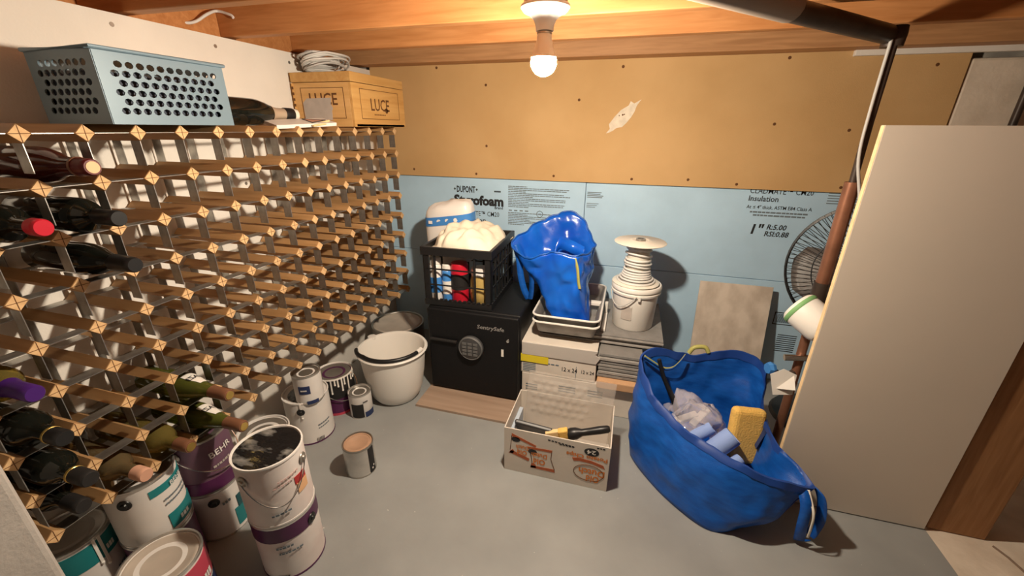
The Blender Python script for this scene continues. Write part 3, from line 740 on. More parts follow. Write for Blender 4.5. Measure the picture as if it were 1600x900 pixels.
# ---------------------------------------------------------------- things on top of the rack
ZT = RZ + h
def perforated(mb, O, u, v, W, H, nu, nv, r, inset_u=0.02, inset_v=0.018):
    """panel with staggered round holes: cells with octagonal openings, plain margins"""
    O = Vector(O); u = Vector(u).normalized(); v = Vector(v).normalized()
    cw = (W - 2 * inset_u) / (nu + 0.5); chh = (H - 2 * inset_v) / nv
    def P(a, c): return O + u * a + v * c
    for row in range(nv):
        z0 = inset_v + row * chh; off = inset_u + (0.5 * cw if row % 2 else 0)
        # side fills
        mb.add([P(0, z0), P(off, z0), P(off, z0 + chh), P(0, z0 + chh)], [(0, 1, 2, 3)])
        e = off + nu * cw
        mb.add([P(e, z0), P(W, z0), P(W, z0 + chh), P(e, z0 + chh)], [(0, 1, 2, 3)])
        for k in range(nu):
            x0 = off + k * cw; cx, cz = x0 + cw / 2, z0 + chh / 2
            outer = [(x0 + cw, cz), (x0 + cw, z0 + chh), (cx, z0 + chh), (x0, z0 + chh), (x0, cz), (x0, z0), (cx, z0), (x0 + cw, z0)]
            inner = [(cx + r * math.cos(a * PI / 4), cz + 0.82 * r * math.sin(a * PI / 4)) for a in range(8)]
            mb.add([P(*p) for p in outer] + [P(*p) for p in inner], [(a, (a + 1) % 8, 8 + (a + 1) % 8, 8 + a) for a in range(8)])
    for (z0, z1) in ((0, inset_v), (H - inset_v, H)):
        mb.add([P(0, z0), P(W, z0), P(W, z1), P(0, z1)], [(0, 1, 2, 3)])
bx0, bx1, by0, by1, bz0, bz1 = -0.20, 0.004, -1.145, -0.852, ZT, ZT + 0.148
th = thing('storage_basket', ((bx0 + bx1) / 2, (by0 + by1) / 2, bz0), 'blue-grey perforated basket on top of the wine rack', 'basket')
fl_ = 0.012
mb = MB(); perforated(mb, (bx1, by0, bz0), (0, 1, 0), (0, 0, 1), by1 - by0, bz1 - bz0, 11, 6, 0.0088)
mb.build('front_side', 'colander', th, solid=0.003)
mb = MB(); perforated(mb, (bx0, by0, bz0), (1, 0, 0), (0, 0, 1), bx1 - bx0, bz1 - bz0, 7, 6, 0.0088)
mb.build('near_side', 'colander', th, solid=0.003)
mb = MB(); perforated(mb, (bx0, by1, bz0), (1, 0, 0), (0, 0, 1), bx1 - bx0, bz1 - bz0, 7, 6, 0.0088)
mb.build('far_side', 'colander', th, solid=0.003)
MB().box(bx0, bx0 + 0.003, by0, by1, bz0, bz1).build('back_side', 'colander', th)
MB().box(bx0, bx1, by0, by1, bz0, bz0 + 0.004).build('bottom', 'colander', th)
e = 0.004
mb = MB().tube([(bx0, by0 - e, bz1), (bx1 + e, by0 - e, bz1), (bx1 + e, by1 + e, bz1), (bx0, by1 + e, bz1)], 0.0045, 8, True)
mb.build('rim', 'colander', th, smooth=1.0)
# dark cloth stored inside the basket
mb = MB(); g = []
for a in range(15):
    for c in range(11):
        x = bx0 + 0.01 + (bx1 - bx0 - 0.02) * c / 10; y = by0 + 0.012 + (by1 - by0 - 0.024) * a / 14
        g.append(Vector((x, y, bz0 + 0.105 + 0.02 * noise.noise(Vector((x * 22, y * 22, 1))))))
n_ = len(g); g += [Vector((p.x, p.y, bz0 + 0.006)) for p in g]
fs = [(a * 11 + c, a * 11 + c + 1, a * 11 + c + 12, a * 11 + c + 11) for a in range(14) for c in range(10)]
fs += [tuple(n_ + q_ for q_ in reversed(f)) for f in fs]
edge = [c for c in range(11)] + [a * 11 + 10 for a in range(1, 15)] + [14 * 11 + c for c in range(9, -1, -1)] + [a * 11 for a in range(13, 0, -1)]
for k in range(len(edge)): fs.append((edge[k], edge[(k + 1) % len(edge)], n_ + edge[(k + 1) % len(edge)], n_ + edge[k]))
mb.add(g, fs)
single(mb, 'folded_cloth', 'colanderin', (-0.1, -1.0, bz0 + 0.006), 'dark navy cloth filling the blue-grey basket', 'cloth', smooth=1.0)
# champagne bottle lying on the rack behind basket
dv = Vector((0.16, 0.955, -0.02)).normalized()
bottle(0, 0, 0, 'dark sparkling wine bottle lying on the rack beside the basket', 'blackglass', 'capgrey', 'champ', r=0.042, capl=.085, loc=(-0.145, -0.815, ZT + 0.0445), dirv=dv, L=0.30)
tip = Vector((-0.145, -0.815, ZT + 0.0445)) + dv * 0.297
T = Matrix.Translation(tip) @ dv.to_track_quat('Z', 'Y').to_matrix().to_4x4()
th = thing('bottle_stopper', tip - Vector((0, 0, 0.02)), 'white stopper with black collar on the lying bottle', 'stopper')
MB().lathe([(0, -0.03), (.0205, -0.03), (.0215, -0.026), (.0215, 0.0), (.0205, .004), (0, .004)], 24, T).build('collar', 'black', th, smooth=0.7)
MB().lathe([(0, .004), (.0185, .004), (.0195, .010), (.0185, .020), (.012, .025), (0, .0265)], 24, T).build('knob', 'corkwhite', th, smooth=0.7)
# white card box with pointed brown print
th = thing('card_packet', (-0.06, -0.53, ZT), 'flat white card packet with brown pointed flap on the rack', 'packet')
T = TR((-0.045, -0.540, ZT + 0.012), (0.05, 0.22, -0.22))
MB().box(-0.03, 0.045, -0.12, 0.115, -0.006, 0.006, T=T).build('packet', 'white', th, bevel=0.001)
MB().prism([(-0.028, 0.02), (0.0, 0.095), (0.028, 0.02)][::-1], 0.001, T @ Vector((0.008, 0.0, 0.0062)), (T.to_3x3() @ Vector((1, 0, 0))), (T.to_3x3() @ Vector((0, 1, 0)))).build('pointed_flap', 'pinkcard', th)
mb = MB(); tri = [(-0.028, 0.02), (0.0, 0.095), (0.028, 0.02)]
for a in range(3):
    p0 = T @ Vector((tri[a][0] + 0.008, tri[a][1], 0.0072)); p1 = T @ Vector((tri[(a + 1) % 3][0] + 0.008, tri[(a + 1) % 3][1], 0.0072)); mb.tube([p0, p1], 0.0014, 5)
mb.build('flap_outline', 'ink', th)
for k, (a, c, lb) in enumerate((((-0.012, -0.53, ZT + 0.003), (0.004, -0.452, ZT + 0.020), 'pale wooden stick, upper of two crossing beside the pine box'),
                         ((0.010, -0.545, ZT + 0.002), (0.012, -0.470, ZT + 0.010), 'pale wooden stick, lower of two at the rack edge'),
                         ((-0.03, -0.62, ZT + 0.003), (-0.02, -0.545, ZT + 0.004), 'tan wooden offcut lying in front of the card packet'))):
    single(MB().tube([a, c], 0.0035, 6), 'wooden_stick', 'stick', a, lb, 'stick')
# pine wine box
X0, X1, Y0, Y1, Z0, Z1 = -0.255, 0.022, -0.322, 0.068, ZT + 0.0, ZT + 0.198
th = thing('wine_box', ((X0 + X1) / 2, (Y0 + Y1) / 2, Z0), 'pine wine box with branded name on top of the rack', 'wooden box')
ZL = Z1 - 0.036
MB().box(X0, X1, Y0 + 0.012, Y1 - 0.012, Z0, Z0 + 0.01).build('base_board', 'pinebox', th)
MB().box(X1 - 0.012, X1, Y0, Y1, Z0, ZL - 0.001).build('front_board', 'pinebox', th, bevel=0.0012)
MB().box(X0, X0 + 0.012, Y0, Y1, Z0, ZL - 0.001).build('back_board', 'pinebox', th, bevel=0.0012)
MB().box(X0 + 0.012, X1 - 0.012, Y0, Y0 + 0.012, Z0, ZL - 0.001).build('end_board', 'pineboxx', th, bevel=0.0012)
MB().box(X0 + 0.012, X1 - 0.012, Y1 - 0.012, Y1, Z0, ZL - 0.001).build('end_board', 'pineboxx', th, bevel=0.0012)
ld = MB().box(X0, X1, Y0, Y1, ZL + 0.001, Z1).build('lid', 'pinebox', th, bevel=0.0015)
for (ya, w_) in ((X0, 1), ):
    for k in range(7):
        MB().box(X0 - 0.0003, X0 + 0.009, Y0 - 0.0006, Y0 + 0.001, Z0 + 0.012 + k * 0.021, Z0 + 0.022 + k * 0.021).build('finger_joint', 'brand', th)
# burned grooves and name: front (facing the room) and end (facing the camera)
def groove(mb, O, u, v, W, H, t=0.0022):
    for (a0, a1, c0, c1) in ((0, W, 0, t), (0, W, H - t, H), (0, t, 0, H), (W - t, W, 0, H)):
        mb.prism([(a0, c0), (a1, c0), (a1, c1), (a0, c1)], 0.0006, O, u, v)
mb = MB(); Of = Vector((X1, Y0 + 0.05, Z0 + 0.03)); groove(mb, Of, (0, 1, 0), (0, 0, 1), 0.29, 0.113)
text_flat(mb, 'LUCE', (X1, Y0 + 0.115, Z0 + 0.064), (0, 1, 0), (0, 0, 1), 0.066, width=0.14, bold=0.012)
for k in range(7): mb.prism([(0, 0), (0.009, 0), (0.009, 0.004), (0, 0.004)], 0.0006, (X1, Y0 + 0.14 + k * 0.0125, Z0 + 0.046), (0, 1, 0), (0, 0, 1))
mb.lathe([(0, 0.0008), (0.011, 0.0008), (0.011, 0)], 12, TR((X1, Y0 + 0.235, Z0 + 0.066), (0, PI / 2, 0)))
mb.build('branding', 'brand', th)
mb = MB(); Oe = Vector((X0 + 0.04, Y0, Z0 + 0.03)); groove(mb, Oe, (1, 0, 0), (0, 0, 1), 0.20, 0.113)
text_flat(mb, 'LUCE', (X0 + 0.075, Y0, Z0 + 0.080), (1, 0, 0), (0, 0, 1), 0.062, width=0.13, bold=0.012)
mb.build('branding', 'brand', th)
MB().prism([(0, 0), (0.13, -0.004), (0.132, 0.03), (0.138, 0.04), (0.13, 0.055), (0.136, 0.078), (0.02, 0.076), (0, 0.06)], 0.0008, (X0 + 0.045, Y0 - 0.0002, Z0 + 0.028), (1, 0, 0), (0, 0, 1)).build('paper_label', 'papergrey', th)
# coil of cable on the wine box
th = thing('cable_coil', (-0.16, -0.17, Z1), 'coil of white and grey cable on top of the pine box', 'cable')
rg = random.Random(11)
for k in range(13):
    ph = rg.random() * 6; rr = 0.085 + rg.random() * 0.03; zc = Z1 + 0.012 + 0.0052 * k; cx = -0.185 + rg.uniform(-.018, .012); cy = -0.20 + rg.uniform(-.02, .02); ti = rg.uniform(0.3, 0.9)
    pts = []
    for a in range(28):
        t = a * 2 * PI / 28; x = rr * 0.62 * math.cos(t); y = rr * math.sin(t)
        zz = zc + max(0, ti * (x + 0.03)) * 0.5 + 0.003 * math.sin(3 * t + ph)
        pts.append((min(0.015, cx + x), cy + y, min(max(zz, Z1 + 0.0045), 1.372)))
    MB().tube(pts, 0.0042, 6, True).build('cable_loop', 'cable' if k % 4 else 'greycable', th, smooth=1.0)
FRAME[0] = LOW
def inv(x, y): return ((x + 0.10951) / 1.1, (y - 0.18223) / 1.1)
# ================================================================ paint cans
def can(c, r, hh, z0, label, body='offwhite', rimm='tin', lid='tin', bands=(), texts=(), ears=None, bail=None, recess=0.007, group=None, lid_extra=None, drips=None, lidlow=0.0, base=None, name='paint_can'):
    th = thing(name, (c[0], c[1], z0), label, 'paint can', group)
    f = facing(c); T = TR((c[0], c[1], 0)); zt = z0 + hh
    MB().lathe([(0, z0 + .003), (r * .96, z0 + .003), (r * .97, z0 + .004), (r, z0 + .006), (r, zt - .006), (0, zt - .012)], 40, T).build('body', body, th, smooth=0.6)
    MB().lathe([(r * .955, z0), (r * 1.012, z0), (r * 1.018, z0 + .003), (r * 1.012, z0 + .006), (r * .97, z0 + .006)], 40, T).build('base_seam', base or rimm, th, smooth=0.9)
    MB().lathe([(r * .99, zt - .007), (r * 1.022, zt - .006), (r * 1.03, zt - .003), (r * 1.02, zt), (r * .975, zt), (r * .955, zt - .003), (r * .95, zt - .009)], 40, T).build('top_rim', rimm, th, smooth=0.9)
    zl = zt - recess
    MB().lathe([(0, zl - .002), (r * .62, zl - .002), (r * .66, zl), (r * .80, zl), (r * .83, zl + .002), (r * .90, zl + .002), (r * .93, zl - .001), (r * .955, zl - .003)], 40, T).build('lid', lid, th, smooth=0.8)
    if lid_extra: lid_extra(th, c, r, zl)
    k = 0
    for (mt, za, zb, a0, a1) in bands:
        mb = MB(); cyl_patch(mb, c, r + .0002 + .0009 * k, z0 + za * hh, z0 + zb * hh, f + a0, f + a1); k += 1
        mb.build('label_band', mt, th, smooth=0.8)
    for (mt, s, zc, an, size, rot) in texts:
        mb = MB(); rt = r + .0012 * (len(bands) + 1)
        if s[0] == '#':      # unreadable small print: a row of dashes
            rg = random.Random(int(s[1:]) + int(zc * 100)); a = f + an - int(s[1:]) * .05
            for q_ in range(int(s[1:])):
                da = rg.uniform(.05, .11); cyl_patch(mb, c, rt - .0004, z0 + zc * hh + rot * (a - f - an) * r, z0 + zc * hh + size * .45 + rot * (a - f - an) * r, a, a + da, .0006); a += da + .025
        else: text_cyl(mb, s, c, rt, z0 + zc * hh, f + an, size, rot=rot, bold=0.01)
        mb.build('label_lettering', mt, th)
    if drips:
        mb = MB(); rg = random.Random(5)
        for q_ in range(drips[0]):
            a = f + drips[1] + (drips[2] - drips[1]) * q_ / drips[0] + rg.uniform(-.05, .05); L_ = hh * rg.uniform(.08, drips[3])
            cyl_patch(mb, c, r + .0018, zt - .004 - L_, zt - .003, a - .035, a + .04, .0016)
            p = Vector((c[0] + (r + .0025) * math.cos(a), c[1] + (r + .0025) * math.sin(a), zt - .004 - L_)); mb.lathe([(0, -.004), (.0035, -.002), (.0038, .002), (0, .005)], 8, Matrix.Translation(p))
        mb.build('paint_drips', 'white', th, smooth=0.9)
    if ears:
        for a in ears:
            an = f + a; d = Vector((math.cos(an), math.sin(an), 0)); p = Vector((c[0], c[1], z0 + hh * .80)) + d * (r + .0015)
            e_ = MB().lathe([(0, .007), (.006, .0065), (.0075, .003), (.013, .002), (.014, 0), (.0, 0)], 16, Matrix.Translation(p) @ d.to_track_quat('Z', 'Y').to_matrix().to_4x4()).build('bail_ear', 'black' if ears is not None and bail == 'blackear' else 'dulltin', th, smooth=0.8)
        if len(ears) == 2 or bail == 'wire':
            a0, a1 = (ears[0], ears[0] + PI) if len(ears) == 1 else ears
            pts = []
            for q_ in range(21):
                t = q_ / 20; an = f + a0 + (a1 - a0) * t; sag = math.sin(PI * t)
                rr = r + .007 + .006 * sag
                pts.append((c[0] + rr * math.cos(an), c[1] + rr * math.sin(an), z0 + hh * .80 - hh * .42 * sag))
            MB().tube(pts, .0016, 6).build('bail_wire', 'chrome', th, smooth=1.0)
    return th
def paint_pool(mt, rad=.93, streak=False):
    def fn(th, c, r, zl):
        rg = random.Random(2); n = 30
        pts = [(c[0] + r * rad * (1 + rg.uniform(-.02, .02)) * math.cos(a * 2 * PI / n), c[1] + r * rad * (1 + rg.uniform(-.02, .02)) * math.sin(a * 2 * PI / n)) for a in range(n)]
        MB().prism([(p[0] - c[0], p[1] - c[1]) for p in pts], .0016, (c[0], c[1], zl + .003), (1, 0, 0), (0, 1, 0)).build('paint_pool', mt, th)
        if streak:
            for (a, b_, w_, l_, an) in ((.0, .0, .013, .024, .5), (-.024, -.008, .010, .020, .4), (.018, .016, .004, .03, .6), (-.01, .03, .003, .03, .5), (.03, -.01, .003, .022, .7), (-.04, -.012, .006, .012, .3)):
                pl = [(l_ * math.cos(t), w_ * math.sin(t) * (1 + .35 * math.sin(3 * t))) for t in [k * PI / 8 for k in range(16)]]
                pl = [(a + x * math.cos(an) - y * math.sin(an), b_ + x * math.sin(an) + y * math.cos(an)) for x, y in pl]
                MB().prism(pl, .0006, (c[0], c[1], zl + .0047), (1, 0, 0), (0, 1, 0)).build('pale_streak', 'papergrey', th)
    return fn
cA = (0.313, -1.235)
can(cA, .076, .185, 0, 'white-labelled gallon can with purple top band, bottom of the front stack', 'smear', 'tin', 'tin',
    bands=(('purple', .72, .965, -2.6, 2.6),), texts=(('greyink', '#5', .60, -.25, .014, .0), ('greyink', '#7', .50, -.1, .011, 0), ('ink', '#4', .06, -.5, .010, 0)), ears=(.75,), bail='blackear', base='purple')
mb = MB(); 
can(cA, .0765, .185, .186, 'white gallon can with black wet paint on top, front stack', 'smear', 'offwhite', 'blackmatte',
    bands=(('red', .52, .64, .48, .92), ('peach', .36, .52, .52, .92)), texts=(('palepink', '#7', .72, .35, .010, .12), ('palepink', '#6', .64, .15, .008, .12), ('greyink', '#5', .2, -.1, .012, .05)),
    ears=(-.95, .95), lid_extra=paint_pool('wetstreak', .945, False), recess=.008)
cB = inv(-0.066, -1.150)
can(cB, .0695, .1675, 0, 'white gallon can with teal label corner beneath the plum can', 'offwhite', 'tin', 'tin', bands=(('teal', .10, .46, .38, 1.2), ('darkteal', .46, .70, .55, 1.15)), texts=(('greyink', '#3', .7, .2, .018, .2),), ears=(-.18,), bail='blackear')
can(cB, .0695, .1675, .1685, 'plum-coloured gallon can stacked on the teal-cornered can', 'plum', 'dulltin', 'dulltin', bands=(('purple', .02, .25, -1.6, 2.2),), texts=(('offwhite', 'BEHR', .66, .55, .026, .12), ('papergrey', '#6', .46, .45, .014, .12)), ears=(-.9,), bail='wire')
cC = inv(-0.062, -1.3115)
can(cC, .0705, .1675, 0, 'dark gallon can with purple seam under the teal-banded white can', 'purple', 'tin', 'tin')
can(cC, .0705, .1675, .1685, 'white gallon can with two teal bands at the rack foot', 'offwhite', 'tin', 'dulltin',
    bands=(('teal', .74, .86, .05, 1.6), ('teal', .08, .34, .30, 1.5)), texts=(('offwhite', 'BEHR', .765, .9, .017, .0), ('greyink', '#8', .60, .75, .010, 0), ('greyink', '#8', .52, .75, .010, 0), ('tin', '#3', .14, .75, .026, .0)), ears=(-.55,), bail='blackear')
can(inv(0.085, -1.400), .0755, .195, 0, 'round paint can with grey lid and pink-red band at bottom edge', 'offwhite', 'tin', 'beigelid', bands=(('pink', .55, .93, -2.4, 2.4), ('navy', .06, .5, .6, 1.6)), texts=(('offwhite', '#3', .6, .9, .04, 0),), group=None)
can(inv(-0.182, -1.430), .0755, .225, 0, 'white can with wide teal top band in the lower left corner', 'offwhite', 'tin', 'tin', bands=(('teal', .70, .95, -2.6, 2.8),), texts=(('offwhite', '#3', .76, .75, .03, 0), ('greyink', '#5', .45, .9, .014, 0)), drips=(2, .35, .6, .4))
can(inv(-0.079, -0.940), .076, .1727, 0, 'metal-lidded gallon can half hidden behind the black-topped can', 'offwhite', 'offwhite', 'dulltin')
cG = (0.02, -0.82)
can(cG, .077, .186, 0, 'open white gallon can with black paint inside and a small can on it', 'offwhite', 'offwhite', 'blackmatte', lid_extra=paint_pool('wetblack', .95), recess=.012,
    texts=(('greyink', '#6', .40, .55, .012, .1), ('greyink', '#6', .33, .55, .010, .1), ('ink', '||||||', .06, .25, .018, 0)), ears=(-.35,), bail='blackear', drips=(1, -.33, -.30, .4), base='purple')
can((0.058, -0.836), .047, .112, .1795, 'small white quart can with navy label standing on an open can', 'offwhite', 'tin', 'dulltin', bands=(('navy', .38, .66, -.75, .05), ('navy', .0, .12, -.3, .5)), texts=(('offwhite', '#4', .50, -.38, .011, 0),), lid_extra=None)
can((0.012, -0.655), .070, .17, 0, 'dark purple gallon can with white paint dripping from its lid', 'purple', 'white', 'dulltin', drips=(13, -1.1, 1.5, .5), bands=(('blackmatte', .45, .95, -1.6, 1.8), ('pink', .0, .06, -2, 2)), ears=(-1.0,), bail='wire')
can((0.133, -0.669), .044, .11, 0, 'small quart can with black and white label beside the bucket', 'offwhite', 'tin', 'dulltin', bands=(('blackmatte', .05, .62, -.95, .15), ('navy', .03, .25, .25, 1.2)), texts=(('ink', '#4', .68, .35, .012, 0),))
can((0.308, -0.925), .049, .114, 0, 'small silver can with brown lid standing alone on the floor', 'tin', 'dulltin', 'brownlid', bands=(('blackmatte', .04, .92, .55, 1.05),), texts=(('offwhite', '#2', .22, .8, .014, 1.57),), recess=.004)
can((0.05, -0.215), .125, .19, 0, 'wide low pail with beige lid behind the white bucket', 'dulltin', 'dulltin', 'beigelid', recess=.004)

# ================================================================ white mop bucket with black handle
c = (0.205, -0.515); T = TR((c[0], c[1], 0))
th = thing('bucket', (c[0], c[1], 0), 'white plastic bucket with black carry handle on the floor', 'bucket')
MB().lathe([(0, .006), (.070, .006), (.078, .0), (.090, .004), (.104, .025), (.114, .06), (.126, .13), (.133, .20), (.135, .222), (.143, .226), (.146, .232), (.142, .237), (.134, .236), (.129, .226), (.122, .13), (.108, .06), (.094, .022), (.08, .012), (0, .012)], 48, T).build('body', 'white', th, smooth=0.7)
sp = Vector((math.cos(2.75), math.sin(2.75), 0))
MB().lathe([(0, .0), (.016, .0), (.02, .012), (.018, .02), (0, .022)], 12, Matrix.Translation(Vector((c[0], c[1], .216)) + sp * .147)).build('spout_lug', 'white', th, smooth=0.8)
f = facing(c); pts = []
for k in range(25):
    t = k / 24; an = f - 1.75 + 2.75 * t; sag = math.sin(PI * t)
    rr = .146 - .014 * min(1, 4 * t)
    pts.append((c[0] + rr * math.cos(an), c[1] + rr * math.sin(an), .232 + .012 * min(1, 4 * t)))
hd = MB().tube(pts, .0085, 10).build('carry_handle', 'black', th, smooth=1.0)
MB().tube([pts[-1], pts[-2], pts[-3]], .0102, 10).build('handle_end', 'white', hd, smooth=1.0)

# ================================================================ plank, safe, crate
single(MB().box(.325, .80, -.572, -.40, 0, .011), 'plank', 'plank', (.56, -.49, 0), 'short brown laminate plank lying under the safe', 'plank', bevel=.001)
x0, x1, y0, y1, z0, z1 = .333, .737, -.437, -.035, .0125, .404
th = thing('safe', ((x0 + x1) / 2, (y0 + y1) / 2, z0), 'black steel fire safe with round keypad under the crate', 'safe')
MB().box(x0, x1, y0 + .022, y1, z0, z1).build('body', 'safe', th, bevel=.010, seg=3)
dr_ = MB().box(x0 + .004, x1 - .004, y0, y0 + .020, z0 + .006, z1 - .004).build('door', 'safe', th, bevel=.007, seg=3)
Tq = lambda x, z, y=y0: Matrix.Translation(Vector((x, y, z))) @ Vector((0, -1, 0)).to_track_quat('Z', 'Y').to_matrix().to_4x4()
kp = MB().lathe([(0, .022), (.043, .022), (.050, .018), (.053, .004), (.053, 0), (0, 0)], 36, Tq(.533, .246)).build('keypad_dial', 'darkgrey', dr_, smooth=0.6)
MB().lathe([(.047, .0195), (.050, .021), (.0535, .016), (.053, .010)], 36, Tq(.533, .246)).build('dial_rim', 'keys', dr_, smooth=0.9)
for i in range(3):
    for j in range(4):
        MB().box(-.0095, .0095, -.002, .0, -.006, .006, T=TR((.533 + (i - 1) * .024, y0 - .0222, .246 + (1.5 - j) * .016))).build('key', 'keys', dr_, bevel=.002)
mb = MB(); text_flat(mb, 'SentrySafe', (.558, y0, .337), U, V, .024, bold=.012, width=.115, shear=.12); mb.build('safe_lettering', 'silver', dr_)
MB().lathe([(0, .006), (.006, .005), (.008, 0), (0, 0)], 12, Tq(.690, .298)).build('key_lock', 'chrome', dr_, smooth=.8)
MB().box(.662, .672, y0 - .001, y0 + .002, .222, .255).build('white_sticker', 'white', dr_)
MB().tube([(.35, y0 - .006, .262), (.47, y0 - .008, .262)], .007, 8).build('lever_handle', 'blackmatte', dr_, smooth=.9)
# crate (built in its own frame, turned slightly)
W_, D_, H_ = .288, .355, .252
CL = Vector((.461, -.232, .4045)); th = thing('milk_crate', CL, 'black plastic milk crate full of supplies on the safe', 'crate', rotz=.03)
def cb(name, a, b_, c_, d, e_, f_, parent=th, mt='black', bev=.003):
    return MB().box(a, b_, c_, d, e_, f_).build(name, mt, parent, local=True, bevel=bev)
w2, d2 = W_ / 2, D_ / 2
mb = MB()
for (zz0, zz1, nm, ex) in ((H_ - .034, H_, 'top_band', .006), (.0, .026, 'bottom_band', .002)):
    mb = MB()
    for (a, b_, c_, d) in ((-w2 - ex, w2 + ex, -d2 - ex, -d2 + .008), (-w2 - ex, w2 + ex, d2 - .008, d2 + ex), (-w2 - ex, -w2 + .008, -d2, d2), (w2 - .008, w2 + ex, -d2, d2)): mb.box(a, b_, c_, d, zz0, zz1)
    mb.build(nm, 'black', th, local=True, bevel=.002)
for (sx, sy) in ((-1, -1), (1, -1), (-1, 1), (1, 1)):
    cb('corner_post', *sorted((sx * w2, sx * (w2 - .026))), *sorted((sy * d2, sy * (d2 - .008))), .02, H_ - .02)
    cb('corner_post', *sorted((sx * w2, sx * (w2 - .008))), *sorted((sy * d2, sy * (d2 - .030))), .02, H_ - .02)
for sy in (-1, 1):
    for x in (-.094, .075) if sy < 0 else (-.08, 0, .08): cb('upright_bar', x - .005, x + .005, *sorted((sy * d2, sy * (d2 - .008))), .02, H_ - .03)
    for z in (.092, .16): cb('cross_bar', -w2 + .01, w2 - .01, *sorted((sy * d2, sy * (d2 - .005))), z - .003, z + .003, bev=.001)
for sx in (-1, 1):
    for y in (-.10, -.05, .0, .05, .10): cb('upright_bar', *sorted((sx * w2, sx * (w2 - .008))), y - .005, y + .005, .02, H_ - .03)
    for z in (.092, .16): cb('cross_bar', *sorted((sx * w2, sx * (w2 - .005))), -d2 + .01, d2 - .01, z - .003, z + .003, bev=.001)
cb('floor_grid', -w2 + .006, w2 - .006, -d2 + .006, d2 - .006, .004, .010)
for k in range(14):
    x = -w2 + .012 + k * (W_ - .024) / 13
    cb('grid_tooth', x - .006, x + .006, -d2 - .005, -d2 + .002, .026, .034, bev=.002)
for k in range(14):
    y = -d2 + .012 + k * (D_ - .024) / 13
    cb('grid_tooth', w2 - .002, w2 + .005, y - .006, y + .006, .026, .034, bev=.002)
# contents of the crate
zc = CL.z + .0105
def spray(x, y, r, hh, bodym, capm, bandm, label):
    t_ = thing('spray_can', (x, y, zc), label, 'spray can'); T = TR((x, y, zc))
    MB().lathe([(0, 0), (r * .95, 0), (r, .004), (r, hh * .78), (r * .9, hh * .83), (r * .6, hh * .86), (0, hh * .86)], 24, T).build('body', bodym, t_, smooth=.7)
    MB().lathe([(0, hh * .84), (r * .92, hh * .84), (r * .88, hh * .98), (r * .7, hh), (0, hh)], 24, T).build('cap', capm, t_, smooth=.7)
    MB().lathe([(r + .0002, hh * .2), (r + .001, hh * .2), (r + .001, hh * .55), (r + .0002, hh * .55)], 24, T).build('label_band', bandm, t_, smooth=.9)
spray(.356, -.372, .024, .19, 'packwhite', 'white', 'packblue', 'white and blue spray can inside the crate')
spray(.402, -.362, .020, .16, 'packblue', 'white', 'white', 'slim blue spray can with white band in the crate')
t_ = thing('paint_tin', (.452, -.345, zc), 'red tin with black label inside the crate', 'tin')
MB().lathe([(0, 0), (.036, 0), (.037, .004), (.037, .155), (.033, .165), (0, .168)], 28, TR((.452, -.345, zc))).build('body', 'redfoil', t_, smooth=.7)
MB().lathe([(.0372, .055), (.0382, .055), (.0382, .12), (.0372, .12)], 28, TR((.452, -.345, zc))).build('label_band', 'blackmatte', t_, smooth=.7)
t_ = thing('jar', (.545, -.345, zc), 'round gold-filled plastic jar inside the crate', 'jar')
MB().lathe([(0, 0), (.034, 0), (.042, .01), (.045, .05), (.042, .10), (.036, .125), (0, .127)], 28, TR((.545, -.345, zc))).build('body', 'goldfoil', t_, smooth=.8)
MB().lathe([(0, .122), (.038, .122), (.039, .128), (.038, .15), (0, .152)], 28, TR((.545, -.345, zc))).build('lid', 'packwhite', t_, smooth=.7)
# plastic wrapped pack with blue band standing in the crate
cp_ = Vector((.338, -.16, .70)); rings = []; t_ = thing('wrapped_pack', (.338, -.16, zc), 'white plastic-wrapped pack with blue icon band in the crate', 'package')
def pill(z, a, b_, wob=0.0, n=40, cx=cp_.x, cy=cp_.y):
    out = []
    for k in range(n):
        t = 2 * PI * k / n; cs, sn = math.cos(t), math.sin(t)
        x = a * math.copysign(abs(cs) ** .55, cs); y = b_ * math.copysign(abs(sn) ** .55, sn)
        w = 1 + wob * noise.noise(Vector((x * 30, y * 30, z * 30)))
        out.append(Vector((cx + x * w, cy + y * w, z + .15 * x + wob * .08 * noise.noise(Vector((x * 25, y * 25, 3))))))
    return out
MB().loft([pill(.52, .10, .05), pill(.56, .108, .055), pill(.70, .11, .056), pill(.745, .109, .054, .05), pill(.768, .105, .050, .12), pill(.785, .095, .040, .22), pill(.795, .07, .022, .3), pill(.797, .03, .01, .2)], True, True, True).build('wrapped_body', 'packwhite', t_, smooth=1.0)
bd = MB().loft([pill(.700, .1105, .0563), pill(.700, .1125, .0583), pill(.738, .1116, .0578), pill(.738, .109, .055)], True).build('blue_band', 'packblue', t_, smooth=.6)
for k, x in enumerate((-.07, -.03, .01, .05)):
    MB().prism([(.010 * math.cos(a * PI / 4 + .4 * k), .009 * math.sin(a * PI / 4 + .4 * k)) for a in range(3 + k + (k % 2))] if k else [(-.009, -.007), (.009, -.007), (.009, .007), (-.009, .007)], .001, (cp_.x + x, cp_.y - .0585, .719 + .15 * x), U, V).build('band_icon', 'packwhite', bd)
